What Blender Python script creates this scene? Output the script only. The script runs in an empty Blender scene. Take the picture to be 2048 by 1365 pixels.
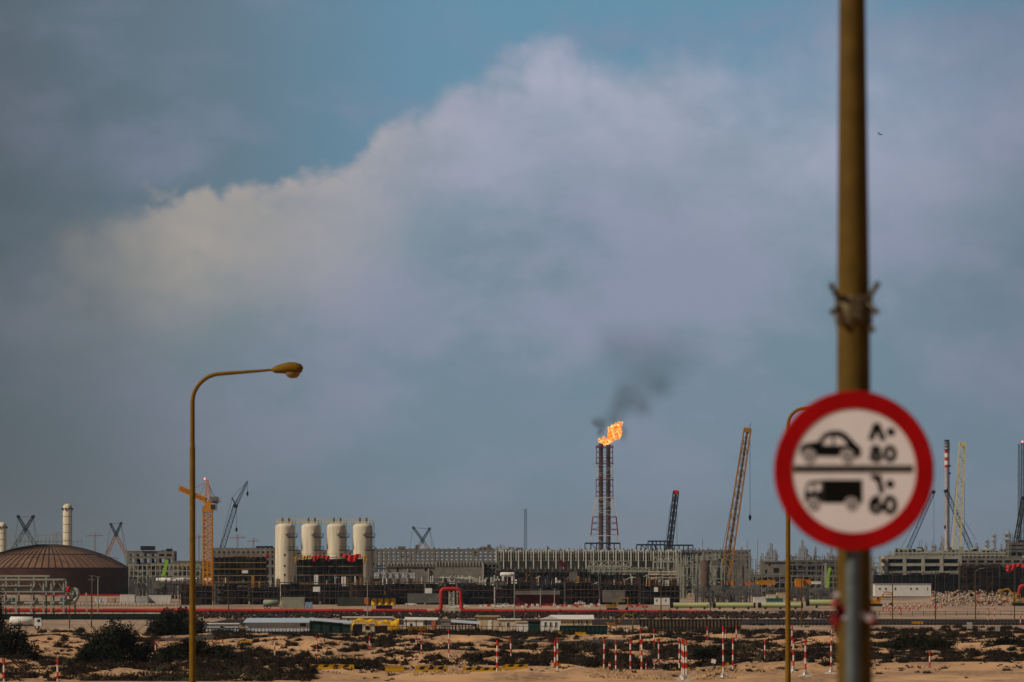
import bpy, bmesh, math, random
import numpy as np
from mathutils import Vector, Matrix, noise as mnoise
random.seed(7)
R = math.radians
S = bpy.context.scene
COL = S.collection

# ------------------------------------------------------------------ camera
F = 9743.0          # focal length in photo pixels (2048 wide)
H = 8.1             # eye height above the plain
HOR = 1140.0        # horizon row
cam = bpy.data.cameras.new('camera')
cam.sensor_width = 36
cam.lens = 36 * F / 2048
cam.shift_y = (HOR - 682.5) / 2048
cam.clip_start = 0.5
cam.clip_end = 60000
cam.dof.use_dof = True
cam.dof.focus_distance = 900
cam.dof.aperture_fstop = 4.5
co = bpy.data.objects.new('camera', cam)
co.location = (0, 0, H)
co.rotation_euler = (R(90), 0, 0)
COL.objects.link(co)
S.camera = co
S.render.resolution_x = 1024
S.render.resolution_y = 682

# ------------------------------------------------------------------ light
SUN_EL = R(40)
SUN_H = Vector((-0.895, -0.446))
sun = bpy.data.lights.new('sun', 'SUN')
sun.energy = 3.7
sun.angle = R(0.5)
sun.color = (1.0, 0.87, 0.70)
so = bpy.data.objects.new('sun', sun)
sd = Vector((SUN_H.x * math.cos(SUN_EL), SUN_H.y * math.cos(SUN_EL), math.sin(SUN_EL)))
so.rotation_euler = sd.to_track_quat('Z', 'Y').to_euler()
so.location = (-60, -40, 90)
COL.objects.link(so)

S.view_settings.view_transform = 'Standard'
S.view_settings.look = 'None'
S.view_settings.exposure = 0.0
S.view_settings.gamma = 1.0

# ------------------------------------------------------------------ sky
W = bpy.data.worlds.new('World')
S.world = W
W.use_nodes = True
nt = W.node_tree
nt.nodes.clear()
def N(t, **k):
    n = nt.nodes.new(t)
    for a, b in k.items():
        setattr(n, a, b)
    return n
def L(a, b):
    nt.links.new(a, b)
def M(op, a, b=None, c=None, clamp=False):
    n = N('ShaderNodeMath', operation=op, use_clamp=clamp)
    for i, v in enumerate((a, b, c)):
        if v is None: continue
        if isinstance(v, (int, float)): n.inputs[i].default_value = v
        else: L(v, n.inputs[i])
    return n.outputs[0]
def MIX(f, a, b):
    n = N('ShaderNodeMix', data_type='RGBA')
    if isinstance(f, (int, float)): n.inputs[0].default_value = f
    else: L(f, n.inputs[0])
    for i, v in ((6, a), (7, b)):
        if isinstance(v, tuple): n.inputs[i].default_value = (*v, 1)
        else: L(v, n.inputs[i])
    return n.outputs[2]
def SM(x, lo, hi):
    n = N('ShaderNodeMapRange', interpolation_type='SMOOTHSTEP')
    L(x, n.inputs[0])
    n.inputs[1].default_value = lo
    n.inputs[2].default_value = hi
    return n.outputs[0]
tc = N('ShaderNodeTexCoord')
sep = N('ShaderNodeSeparateXYZ')
nrm = N('ShaderNodeVectorMath', operation='NORMALIZE')
L(tc.outputs['Generated'], nrm.inputs[0])
L(nrm.outputs[0], sep.inputs[0])
az = M('ARCTAN2', sep.outputs[0], sep.outputs[1])
el = M('ARCSINE', sep.outputs[2])
U = M('MULTIPLY', az, 9.743)            # thousand "pixels" of azimuth
V = M('MULTIPLY', el, 9.743)            # and of elevation
uv = N('ShaderNodeCombineXYZ')
L(U, uv.inputs[0]); L(V, uv.inputs[1])
def NO(scale, detail=5, rough=0.55, off=(0, 0, 0), sx=1, sy=1):
    mp = N('ShaderNodeMapping')
    mp.inputs['Location'].default_value = off
    mp.inputs['Scale'].default_value = (sx, sy, 1)
    L(uv.outputs[0], mp.inputs[0])
    n = N('ShaderNodeTexNoise')
    n.inputs['Scale'].default_value = scale
    n.inputs['Detail'].default_value = detail
    n.inputs['Roughness'].default_value = rough
    L(mp.outputs[0], n.inputs['Vector'])
    return n.outputs['Fac']
# ridge line of the big cloud bank as a function of azimuth
fc = N('ShaderNodeFloatCurve')
cv = fc.mapping.curves[0]
edge = [(0, 540), (90, 500), (200, 430), (330, 392), (470, 365), (600, 345), (700, 325), (770, 275), (850, 205), (920, 180), (1010, 150),
        (1130, 118), (1260, 145), (1370, 150), (1500, 200), (1700, 190), (2048, 150)]
pts = [((px - 1024) / 1000 / 2.2 + 0.5, (HOR - py) / 1200) for px, py in edge]
while len(cv.points) < len(pts): cv.points.new(0.5, 0.5)
for p, (a, b) in zip(cv.points, pts):
    p.location = (a, b); p.handle_type = 'AUTO'
fc.mapping.update()
L(M('ADD', M('DIVIDE', U, 2.2), 0.5, clamp=True), fc.inputs[1])
ridge = M('MULTIPLY', fc.outputs[0], 1.2)
lump = M('MULTIPLY', M('SUBTRACT', NO(7.5, 7, 0.6), 0.5), 0.12)
lump2 = M('MULTIPLY', M('SUBTRACT', NO(3.2, 3, 0.5, (3, 1, 0)), 0.5), 0.10)
def puff(sc, off):      # billowing: folded noise gives round lobes parted by creases
    return M('MULTIPLY', M('ABSOLUTE', M('SUBTRACT', NO(sc, 2, 0.45, off), 0.5)), 2.0)
billow = M('SUBTRACT', M('ADD', puff(5.5, (4, 4, 0)), M('MULTIPLY', puff(13, (2, 6, 0)), 0.45)), 0.28)
lump = M('ADD', lump, M('MULTIPLY', billow, 0.075))
depth = M('ADD', M('SUBTRACT', ridge, V), M('ADD', lump, lump2))      # > 0 inside the bank
soft = M('ADD', M('ADD', M('ADD', 0.018, M('MULTIPLY', M('SUBTRACT', 1.0, SM(U, -1.0, -0.7)), 0.12)), M('MULTIPLY', SM(U, -0.45, 0.1), 0.035)), M('MULTIPLY', SM(U, 0.15, 0.8), 0.20))
n_ = N('ShaderNodeMapRange', interpolation_type='SMOOTHSTEP')
L(depth, n_.inputs[0]); L(M('MULTIPLY', soft, -1.0), n_.inputs[1]); L(soft, n_.inputs[2])
bank = n_.outputs[0]
bank = M('MULTIPLY', bank, M('ADD', 0.12, M('MULTIPLY', SM(M('ADD', U, M('MULTIPLY', lump, 2.0)), -1.05, -0.62), 0.88)))
fade = M('SUBTRACT', 1.0, SM(depth, 0.0, 0.40))                       # bright crest, duller body
fade = M('MULTIPLY', fade, bank)
body = NO(2.2, 6, 0.6, (5, 2, 0), 1, 1.6)
wisps = NO(2.6, 7, 0.6, (1, 7, 0), 0.8, 1.5)
sky = N('ShaderNodeTexSky', sky_type='NISHITA')
sky.sun_disc = False
sky.sun_elevation = SUN_EL
sky.sun_rotation = math.atan2(SUN_H.x, SUN_H.y)
sky.air_density = 1.0
sky.dust_density = 2.5
sky.ozone_density = 2.0
bg_clear = N('ShaderNodeMix', data_type='RGBA', blend_type='MULTIPLY')
bg_clear.inputs[0].default_value = 1
L(sky.outputs[0], bg_clear.inputs[6])
bg_clear.inputs[7].default_value = (0.34, 0.52, 0.62, 1)
clear = bg_clear.outputs[2]
def C(r, g, b):       # picture value -> what the 0.1 background strength brings back to it
    f = lambda c: ((c / 255 + 0.055) / 1.055) ** 2.4 * 10
    return (f(r), f(g), f(b))
high = MIX(SM(U, -0.75, 0.0), C(102, 120, 134), C(104, 148, 174))
c0 = MIX(0.88, clear, high)
c0 = MIX(M('MULTIPLY', SM(wisps, 0.45, 0.7), 0.6), c0, C(134, 140, 164))       # thin upper veil
c1 = MIX(SM(body, 0.38, 0.62), C(114, 138, 153), C(140, 148, 170))
c1 = MIX(M('MULTIPLY', M('SUBTRACT', 1.0, SM(U, -1.0, 0.0)), 0.6), c1, C(104, 112, 116))             # body of the bank
c2 = MIX(M('MULTIPLY', bank, 0.95), c0, c1)
crest = MIX(SM(U, -0.65, 0.1), C(170, 162, 152), C(170, 174, 196))
patch = M('ADD', M('ADD', 0.68, M('MULTIPLY', billow, 0.6)), M('MULTIPLY', M('SUBTRACT', NO(4.5, 6, 0.6, (2, 2, 0), 0.8, 1.3), 0.4), 1.3), clamp=True)
c3 = MIX(M('MULTIPLY', fade, patch), c2, crest)
leftd = M('SUBTRACT', 1.0, SM(M('ADD', U, M('MULTIPLY', M('SUBTRACT', NO(2, 4, 0.5, (9, 9, 0)), 0.5), 0.4)), -1.25, -0.55))
c4 = MIX(M('MULTIPLY', leftd, 0.7), c3, C(72, 80, 84))
rightd = SM(U, 0.6, 1.2)
c4 = MIX(M('MULTIPLY', rightd, 0.45), c4, C(88, 100, 122))
low = M('SUBTRACT', 1.0, SM(V, 0.0, 0.55))
c5 = MIX(M('MULTIPLY', low, 0.7), c4, MIX(SM(U, -1.15, -0.1), C(84, 92, 95), C(116, 134, 149)))
c5 = MIX(SM(V, 1.3, 3.2), c5, MIX(NO(0.5, 4, 0.5), C(22, 32, 48), C(58, 64, 74)))   # unseen sky overhead, darkened to cut fill light
bg = N('ShaderNodeBackground')
bg.inputs[1].default_value = 0.1
L(c5, bg.inputs[0])
wo = N('ShaderNodeOutputWorld')
L(bg.outputs[0], wo.inputs[0])

# ------------------------------------------------------------------ helpers
def X(px, Y): return (px - 1024) / F * Y
def Z(py, Y): return H + (HOR - py) / F * Y
def P(px, py, Y): return Vector((X(px, Y), Y, Z(py, Y)))
def GY(py): return H * F / (py - HOR)              # distance at which the plain shows at row py

MATS = {}
def mat(name, col, rough=0.7, metal=0.0, var=0.25, scale=0.8, bump=0.0, stretch=(1, 1, 1), col2=None):
    if name in MATS: return MATS[name]
    m = bpy.data.materials.new(name); m.use_nodes = True
    t = m.node_tree; b = t.nodes['Principled BSDF']
    b.inputs['Roughness'].default_value = rough
    b.inputs['Metallic'].default_value = metal
    b.inputs['Specular IOR Level'].default_value = 0.5 if rough < 0.3 else 0.12
    tcn = t.nodes.new('ShaderNodeNewGeometry')
    mp = t.nodes.new('ShaderNodeMapping'); mp.inputs['Scale'].default_value = stretch
    t.links.new(tcn.outputs['Position'], mp.inputs[0])
    n = t.nodes.new('ShaderNodeTexNoise'); n.inputs['Scale'].default_value = scale
    n.inputs['Detail'].default_value = 6; n.inputs['Roughness'].default_value = 0.6
    t.links.new(mp.outputs[0], n.inputs['Vector'])
    r = t.nodes.new('ShaderNodeValToRGB')
    r.color_ramp.elements[0].position = 0.3; r.color_ramp.elements[1].position = 0.7
    a = tuple(max(0, c * (1 - var)) for c in col); d = tuple(min(0.9, c * (1 + var)) for c in col)
    if col2: a = col2; d = col
    r.color_ramp.elements[0].color = (*a, 1); r.color_ramp.elements[1].color = (*d, 1)
    t.links.new(n.outputs['Fac'], r.inputs[0]); t.links.new(r.outputs[0], b.inputs['Base Color'])
    if bump:
        bm_ = t.nodes.new('ShaderNodeBump'); bm_.inputs['Strength'].default_value = bump
        t.links.new(n.outputs['Fac'], bm_.inputs['Height']); t.links.new(bm_.outputs[0], b.inputs['Normal'])
    MATS[name] = m
    return m

class MB:
    def __init__(s): s.v = []; s.f = []; s.m = []; s.mi = 0; s.sm = []; s.smooth = False
    def add(s, vs, fs):
        o = len(s.v); s.v += [tuple(v) for v in vs]
        for f in fs:
            s.f.append(tuple(i + o for i in f)); s.m.append(s.mi); s.sm.append(s.smooth)
    def box(s, c, d, rz=0.0, tilt=None):
        x, y, z = d[0] / 2, d[1] / 2, d[2] / 2
        vs = [Vector((a * x, b * y, e * z)) for a in (-1, 1) for b in (-1, 1) for e in (-1, 1)]
        if tilt: vs = [tilt @ v for v in vs]
        if rz:
            q = Matrix.Rotation(rz, 3, 'Z'); vs = [q @ v for v in vs]
        c = Vector(c)
        s.add([v + c for v in vs], [(0, 1, 3, 2), (4, 6, 7, 5), (0, 4, 5, 1), (2, 3, 7, 6), (0, 2, 6, 4), (1, 5, 7, 3)])
    def b2(s, x0, x1, y0, y1, z0, z1):
        s.box(((x0 + x1) / 2, (y0 + y1) / 2, (z0 + z1) / 2), (abs(x1 - x0), abs(y1 - y0), abs(z1 - z0)))
    def beam(s, p, q, w, w2=None):
        p, q = Vector(p), Vector(q); d = q - p
        if d.length < 1e-6: return
        d.normalize(); u = d.cross(Vector((0, 1, 0)))
        if u.length < 1e-3: u = d.cross(Vector((0, 0, 1)))
        u.normalize(); v = d.cross(u); h = w / 2; k = (w2 or w) / 2
        vs = [a + u * i * (h if a is p else k) + v * j * (h if a is p else k) for a in (p, q) for i, j in ((-1, -1), (1, -1), (1, 1), (-1, 1))]
        s.add(vs, [(0, 1, 5, 4), (1, 2, 6, 5), (2, 3, 7, 6), (3, 0, 4, 7), (3, 2, 1, 0), (4, 5, 6, 7)])
    def tube(s, pts, r, n=12, cap=True):
        pts = [Vector(p) for p in pts]; rs = r if isinstance(r, (list, tuple)) else [r] * len(pts)
        rings = []; sm = s.smooth
        t0 = (pts[1] - pts[0]).normalized()
        u = t0.cross(Vector((0, 1, 0)))
        if u.length < 1e-2: u = t0.cross(Vector((1, 0, 0)))
        u.normalize()
        vs = []
        for i, p in enumerate(pts):
            t = (pts[min(i + 1, len(pts) - 1)] - pts[max(i - 1, 0)]).normalized()
            u = (u - t * u.dot(t)).normalized(); v = t.cross(u)
            vs += [p + (u * math.cos(2 * math.pi * k / n) + v * math.sin(2 * math.pi * k / n)) * rs[i] for k in range(n)]
        fs = [(i * n + k, i * n + (k + 1) % n, (i + 1) * n + (k + 1) % n, (i + 1) * n + k) for i in range(len(pts) - 1) for k in range(n)]
        s.smooth = True; s.add(vs, fs); s.smooth = False
        if cap:
            s.add(vs[:n], [tuple(range(n))[::-1]]); s.add(vs[-n:], [tuple(range(n))])
        s.smooth = sm
    def cyl(s, x, y, z0, z1, r, r2=None, n=20):
        s.tube([(x, y, z0), (x, y, z1)], [r, r if r2 is None else r2], n)
    def rev(s, x, y, prof, n=32):
        s.tube([(x, y, z) for r, z in prof], [max(r, 1e-3) for r, z in prof], n)
    def prism(s, pts, y0, y1):
        n = len(pts)
        vs = [(x, y0, z) for x, z in pts] + [(x, y1, z) for x, z in pts]
        s.add(vs, [tuple(range(n)), tuple(range(2 * n - 1, n - 1, -1))] + [(i, (i + 1) % n + 0, (i + 1) % n + n, i + n)[::-1] for i in range(n)])
    def lattice(s, p, q, w, t, n, w1=None, wend=None, tb=None):
        """square-section lattice boom p->q: width w at p, w1 at q; wend tapers both ends"""
        p, q = Vector(p), Vector(q); d = (q - p).normalized(); w1 = w1 or w; tb = tb or t * 0.6
        u = d.cross(Vector((0, 1, 0))).normalized(); v = d.cross(u)
        R_ = []
        for i in range(n + 1):
            f = i / n; ww = w + (w1 - w) * f
            if wend and i in (0, n): ww = wend
            c = p.lerp(q, f)
            R_.append([c + u * a * ww / 2 + v * b * ww / 2 for a, b in ((-1, -1), (1, -1), (1, 1), (-1, 1))])
        for i in range(n):
            for k in range(4):
                s.beam(R_[i][k], R_[i + 1][k], t)
                a, b = (k, (k + 1) % 4) if (i + k) % 2 else ((k + 1) % 4, k)
                s.beam(R_[i][a], R_[i + 1][b], tb)
                s.beam(R_[i][k], R_[i][(k + 1) % 4], tb)

def tag(o, label=None, cat=None, group=None, kind=None):
    if label: o['label'] = label
    if cat: o['category'] = cat
    if group: o['group'] = group
    if kind: o['kind'] = kind
    return o
def build(name, mb, mats, parent=None, loc=None):
    me = bpy.data.meshes.new(name)
    off = Vector(loc) if loc is not None else Vector((0, 0, 0))
    base = off
    if parent is not None:
        base = parent.matrix_basis.translation.copy()
        g = parent.parent
        if g is not None: base = base + g.matrix_basis.translation
    me.from_pydata([tuple(Vector(v) - base) for v in mb.v], [], mb.f)
    for m in (mats if isinstance(mats, (list, tuple)) else [mats]): me.materials.append(m)
    me.polygons.foreach_set('material_index', mb.m)
    me.polygons.foreach_set('use_smooth', mb.sm)
    me.update()
    bm_ = bmesh.new(); bm_.from_mesh(me); bmesh.ops.recalc_face_normals(bm_, faces=bm_.faces); bm_.to_mesh(me); bm_.free()
    o = bpy.data.objects.new(name, me); COL.objects.link(o)
    if parent is not None: o.parent = parent
    else: o.location = off
    return o
def thing(name, loc, label, cat, group=None):
    o = bpy.data.objects.new(name, None); COL.objects.link(o)
    o.empty_display_size = 0.5
    o.matrix_basis = Matrix.Translation(Vector(loc))
    return tag(o, label, cat, group)
def solo(name, mb, mats, loc, label, cat, group=None):
    return tag(build(name, mb, mats, None, loc), label, cat, group)

ONES = 'first second third fourth fifth sixth seventh eighth ninth tenth eleventh twelfth thirteenth fourteenth fifteenth sixteenth seventeenth eighteenth nineteenth'.split()
def ordw(n):
    if n < 20: return ONES[n - 1]
    t, o = divmod(n, 10)
    tens = {2: 'twent', 3: 'thirt', 4: 'fort', 5: 'fift', 6: 'sixt'}[t]
    return tens + 'ieth' if o == 0 else tens + 'y-' + ONES[o - 1]

# ------------------------------------------------------------------ materials
ochre = mat('ochre_paint', (0.155, 0.082, 0.005), 0.6, 0, 0.22, 6, 0.1)
ochre_dull = mat('ochre_weathered', (0.088, 0.052, 0.008), 0.65, 0, 0.25, 9, 0.1)
galv = mat('galvanised_steel', (0.10, 0.125, 0.13), 0.5, 0.3, 0.2, 20)
signred = mat('sign_red', (0.33, 0.001, 0.002), 0.55, 0, 0.18, 6)
signwhite = mat('sign_white', (0.74, 0.685, 0.69), 0.6, 0, 0.06, 5)
signblack = mat('sign_black', (0.003, 0.003, 0.003), 0.6, 0, 0.1, 10)
signgrey = mat('sign_bar', (0.05, 0.043, 0.037), 0.6, 0, 0.1, 10)
poler = mat('pole_red', (0.42, 0.02, 0.015), 0.55, 0, 0.15, 4)
polew = mat('pole_white', (0.60, 0.54, 0.47), 0.6, 0, 0.1, 4)
concrete = mat('concrete', (0.165, 0.152, 0.132), 0.9, 0, 0.25, 0.6, 0.1)
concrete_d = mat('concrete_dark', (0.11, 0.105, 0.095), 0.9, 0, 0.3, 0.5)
concrete_l = mat('concrete_light', (0.30, 0.28, 0.24), 0.9, 0, 0.2, 0.6)
cream = mat('cream_paint', (0.54, 0.48, 0.37), 0.7, 0, 0.24, 1.2, 0, (1, 1, 0.08))
whitep = mat('white_paint', (0.62, 0.60, 0.56), 0.6, 0, 0.12, 1.2)
bluewhite = mat('blue_white_sheet', (0.42, 0.47, 0.52), 0.5, 0, 0.12, 1.5, 0, (3, 1, .3))
beige = mat('beige_panel', (0.45, 0.37, 0.24), 0.8, 0, 0.15, 1.0)
brownrust = mat('rust_brown_steel', (0.058, 0.021, 0.013), 0.85, 0.0, 0.3, 0.25, 0, (1, 1, 2))
domebrown = mat('dome_steel', (0.150, 0.082, 0.052), 0.75, 0.0, 0.35, 0.25)
darksteel = mat('dark_steel', (0.012, 0.013, 0.015), 0.6, 0.2, 0.3, 1)
navy = mat('navy_steel', (0.020, 0.032, 0.055), 0.5, 0.1, 0.25, 1)
teal = mat('teal_steel', (0.010, 0.055, 0.06), 0.5, 0.0, 0.25, 1)
craneyel = mat('crane_orange', (0.50, 0.19, 0.003), 0.5, 0.0, 0.15, 1)
craneora = mat('crane_rusty_orange', (0.32, 0.15, 0.022), 0.6, 0.0, 0.3, 0.6)
paleyel = mat('pale_yellow_steel', (0.56, 0.47, 0.22), 0.6, 0.0, 0.2, 0.5)
bluesteel = mat('blue_grey_steel', (0.045, 0.070, 0.115), 0.5, 0.1, 0.25, 1)
scafwood = mat('scaffold_plank', (0.22, 0.135, 0.03), 0.8, 0, 0.3, 1.5)
scafbrown = mat('scaffold_brown', (0.036, 0.021, 0.015), 0.8, 0, 0.35, 1.2)
scafdark = mat('dark_sheeting', (0.010, 0.0095, 0.0095), 0.85, 0, 0.4, 0.9)
scaftube = mat('scaffold_tube', (0.065, 0.062, 0.060), 0.6, 0.0, 0.3, 1)
palesteel = mat('pale_green_steel', (0.27, 0.28, 0.235), 0.6, 0.0, 0.15, 0.7)
whitesteel = mat('white_steel', (0.52, 0.53, 0.46), 0.6, 0.0, 0.12, 0.7)
pipered = mat('pipe_red', (0.34, 0.025, 0.02), 0.55, 0, 0.35, 0.5, 0, (.25, 1, 1))
pipegreen = mat('pipe_pale_green', (0.36, 0.40, 0.19), 0.5, 0, 0.12, 0.3)
tarpred = mat('tarp_red', (0.50, 0.018, 0.012), 0.7, 0, 0.2, 1)
tarpyel = mat('tarp_yellow', (0.60, 0.33, 0.01), 0.65, 0, 0.2, 1)
yelpaint = mat('yellow_paint', (0.34, 0.18, 0.006), 0.6, 0, 0.2, 2)
orange = mat('orange_paint', (0.55, 0.13, 0.02), 0.6, 0, 0.2, 2)
blackp = mat('black_paint', (0.012, 0.012, 0.012), 0.6, 0, 0.2, 2)
tyre = mat('tyre_rubber', (0.015, 0.015, 0.015), 0.9, 0, 0.2, 4)
glassd = mat('dark_glass', (0.02, 0.028, 0.035), 0.12, 0.0, 0.1, 2)
lime = mat('lime_paint', (0.22, 0.42, 0.03), 0.5, 0, 0.15, 1)
greennet = mat('green_netting', (0.012, 0.04, 0.034), 0.9, 0, 0.4, 0.7)
greenfence = mat('dark_green_steel', (0.012, 0.028, 0.025), 0.8, 0, 0.3, 1)
bluep = mat('blue_paint', (0.09, 0.17, 0.32), 0.5, 0, 0.15, 1)
hazed_steel = mat('haze_lightened_steel', (0.24, 0.24, 0.26), 0.8, 0, 0.2, 0.05)  # haze fade of the distant units put into a lighter base colour
bark = mat('bark', (0.05, 0.035, 0.022), 0.9, 0, 0.3, 4)
leafd = mat('dark_leaf', (0.009, 0.011, 0.004), 0.75, 0, 0.5, 1.2)
scrubm = mat('dry_scrub', (0.020, 0.013, 0.008), 0.9, 0, 0.45, 0.9)
scrubm2 = mat('brown_scrub', (0.042, 0.026, 0.016), 0.9, 0, 0.4, 0.9)
stone = mat('pale_rubble', (0.36, 0.26, 0.17), 0.95, 0, 0.3, 3)

# ------------------------------------------------------------------ ground
rng = np.random.RandomState(3)
WV = [(rng.uniform(0, 2 * math.pi), rng.uniform(4, 26), rng.uniform(0, 6.28)) for _ in range(16)]
def sst(x, a, b):
    t = np.clip((x - a) / (b - a), 0, 1); return t * t * (3 - 2 * t)
MOUNDS = []   # x, y, rx, ry, h
def mound(px, pybase, wpx, hpx, ry=None):
    Y = GY(pybase); s = Y / F
    MOUNDS.append((X(px, Y), Y + 4, wpx * s / 2, ry or wpx * s * 0.6, hpx * s))
for a in [(675, 1338, 110, 17), (560, 1352, 190, 12), (840, 1356, 260, 9, 9), (900, 1347, 90, 13), (1150, 1344, 140, 8), (1270, 1341, 260, 8),
          (1312, 1354, 100, 12), (1428, 1356, 110, 16), (1630, 1352, 80, 14), (1290, 1264, 46, 26, 4), (480, 1362, 80, 10), (250, 1352, 220, 10),
          (60, 1352, 160, 8), (690, 1296, 160, 5), (1100, 1330, 120, 9), (1010, 1332, 160, 9), (1400, 1322, 240, 8), (1750, 1300, 200, 8), (1500, 1318, 130, 10), (1690, 1330, 150, 9)]:
    mound(*a)
MOUNDS.append((X(1945, 1300), 1330, 34, 75, 1.25))
def TH(x, y):
    x = np.asarray(x, float); y = np.asarray(y, float)
    z = np.where(y < 185, 6 - 2.3 * np.clip(y, -50, 185) / 185, 3.7 * (1 - sst(y, 185, 292)))
    u = np.zeros_like(z * x)
    for a, l, ph in WV:
        u = u + np.sin((x * math.cos(a) + y * math.sin(a) * 0.6) * 2 * math.pi / l + ph) * (l / 26) ** 0.6
    ppx = x / np.maximum(y, 1) * F + 1024
    amp = sst(y, 352, 385) * (1 - sst(y, 560, 640)) * 0.13
    amp = amp * (1 - 0.85 * sst(ppx, 1700, 1760) * (1 - sst(y, 425, 445)))
    z = z + u * (amp + 0.006)
    for mx, my, rx, ry, h in MOUNDS:
        z = z + h * np.exp(-((x - mx) / rx * 1.6) ** 2 - ((y - my) / ry * 1.6) ** 2)
    return z
def TZ(x, y): return float(TH(x, y))
def ground():
    ys = list(np.linspace(-120, 180, 26)) + list(np.arange(185, 340, 3.0)) + list(np.arange(340, 450, 0.55)) + list(np.arange(450, 640, 1.0)) + \
         list(np.arange(644, 1200, 12)) + list(np.geomspace(1220, 14000, 40))
    xs = np.concatenate([-np.geomspace(7, 0.125, 26), np.linspace(-0.118, 0.118, 330), np.geomspace(0.125, 7, 26)])
    ys = np.array(ys)
    YY, TT = np.meshgrid(ys, xs, indexing='ij')
    XX = TT * (np.maximum(YY, 0) + 12)
    XX = np.where(YY < 0, TT * 12 * 3, XX) if False else TT * np.maximum(YY, 30)
    XX = np.clip(XX, -14000, 14000)
    ZZ = TH(XX, YY)
    nr, nc = YY.shape
    vs = np.stack([XX, YY, ZZ], -1).reshape(-1, 3)
    idx = np.arange(nr * nc).reshape(nr, nc)
    q = np.stack([idx[:-1, :-1], idx[:-1, 1:], idx[1:, 1:], idx[1:, :-1]], -1).reshape(-1, 4)
    me = bpy.data.meshes.new('ground')
    me.from_pydata(vs.tolist(), [], q.tolist())
    me.polygons.foreach_set('use_smooth', [True] * len(me.polygons))
    m = bpy.data.materials.new('desert_sand'); m.use_nodes = True
    t = m.node_tree; b = t.nodes['Principled BSDF']; b.inputs['Roughness'].default_value = 0.95
    g = t.nodes.new('ShaderNodeNewGeometry')
    def no(sc, st, d=6):
        mp = t.nodes.new('ShaderNodeMapping'); mp.inputs['Scale'].default_value = st
        t.links.new(g.outputs['Position'], mp.inputs[0])
        n = t.nodes.new('ShaderNodeTexNoise'); n.inputs['Scale'].default_value = sc; n.inputs['Detail'].default_value = d
        n.inputs['Roughness'].default_value = 0.65
        t.links.new(mp.outputs[0], n.inputs['Vector']); return n.outputs['Fac']
    def ramp(f, stops):
        r = t.nodes.new('ShaderNodeValToRGB')
        while len(r.color_ramp.elements) < len(stops): r.color_ramp.elements.new(0.5)
        for e, (p, c) in zip(r.color_ramp.elements, stops): e.position = p; e.color = (*c, 1)
        t.links.new(f, r.inputs[0]); return r.outputs[0]
    def mix(f, a, c):
        n = t.nodes.new('ShaderNodeMix'); n.data_type = 'RGBA'
        t.links.new(f, n.inputs[0]) if not isinstance(f, float) else setattr(n.inputs[0], 'default_value', f)
        t.links.new(a, n.inputs[6]); t.links.new(c, n.inputs[7]); return n.outputs[2]
    base = ramp(no(0.08, (1, 0.25, 1)), [(0.3, (0.41, 0.225, 0.10)), (0.5, (0.53, 0.30, 0.145)), (0.7, (0.60, 0.36, 0.185))])
    grit = ramp(no(2.2, (1, 0.4, 1), 8), [(0.40, (0.07, 0.04, 0.024)), (0.56, (0.36, 0.21, 0.115))])
    gm = ramp(no(0.16, (1, 0.3, 1)), [(0.42, (0, 0, 0)), (0.6, (0.85, 0.85, 0.85))])
    col = mix(gm, base, grit)
    # trodden, oil-stained ground inside the works
    dirt = ramp(no(0.06, (1, 0.25, 1), 8), [(0.35, (0.11, 0.08, 0.065)), (0.6, (0.36, 0.26, 0.19))])
    sp = t.nodes.new('ShaderNodeSeparateXYZ'); t.links.new(g.outputs['Position'], sp.inputs[0])
    mr = t.nodes.new('ShaderNodeMapRange'); t.links.new(sp.outputs[1], mr.inputs[0])
    mr.inputs[1].default_value = 600; mr.inputs[2].default_value = 680; mr.inputs[4].default_value = 0.75
    col = mix(mr.outputs[0], col, dirt)
    t.links.new(col, b.inputs['Base Color'])
    bp = t.nodes.new('ShaderNodeBump'); bp.inputs['Strength'].default_value = 0.35; bp.inputs['Distance'].default_value = 0.25
    t.links.new(no(1.6, (1, 1, 1), 8), bp.inputs['Height']); t.links.new(bp.outputs[0], b.inputs['Normal'])
    me.materials.append(m)
    o = bpy.data.objects.new('ground', me); COL.objects.link(o)
    tag(o, kind='structure')
ground()
asphalt = mat('asphalt', (0.030, 0.022, 0.020), 0.9, 0, 0.4, 0.12, 0, (1, .3, 1))
def strip(name, y0, y1, xs0, xs1, dz, m, slope=0.0, follow=False, n=240):
    mb = MB(); vs = []; fs = []
    for i in range(n + 1):
        x = xs0 + (xs1 - xs0) * i / n
        for j in range(5):
            y = y0 + (y1 - y0) * j / 4 + slope * x
            vs.append((x, y, TZ(x, y) + dz))
    for i in range(n):
        for j in range(4):
            a = i * 5 + j; fs.append((a, a + 5, a + 6, a + 1))
    mb.smooth = True; mb.add(vs, fs)
    return tag(build(name, mb, m), kind='structure')
strip('road', 715, 790, -46, 260, 0.09, asphalt, 0.0, n=300)
strip('track', 545, 556, -75, 80, 0.12, mat('worn_asphalt', (0.06, 0.05, 0.045), 0.9, 0, 0.3, 0.3), -0.35, n=1200)

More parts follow.
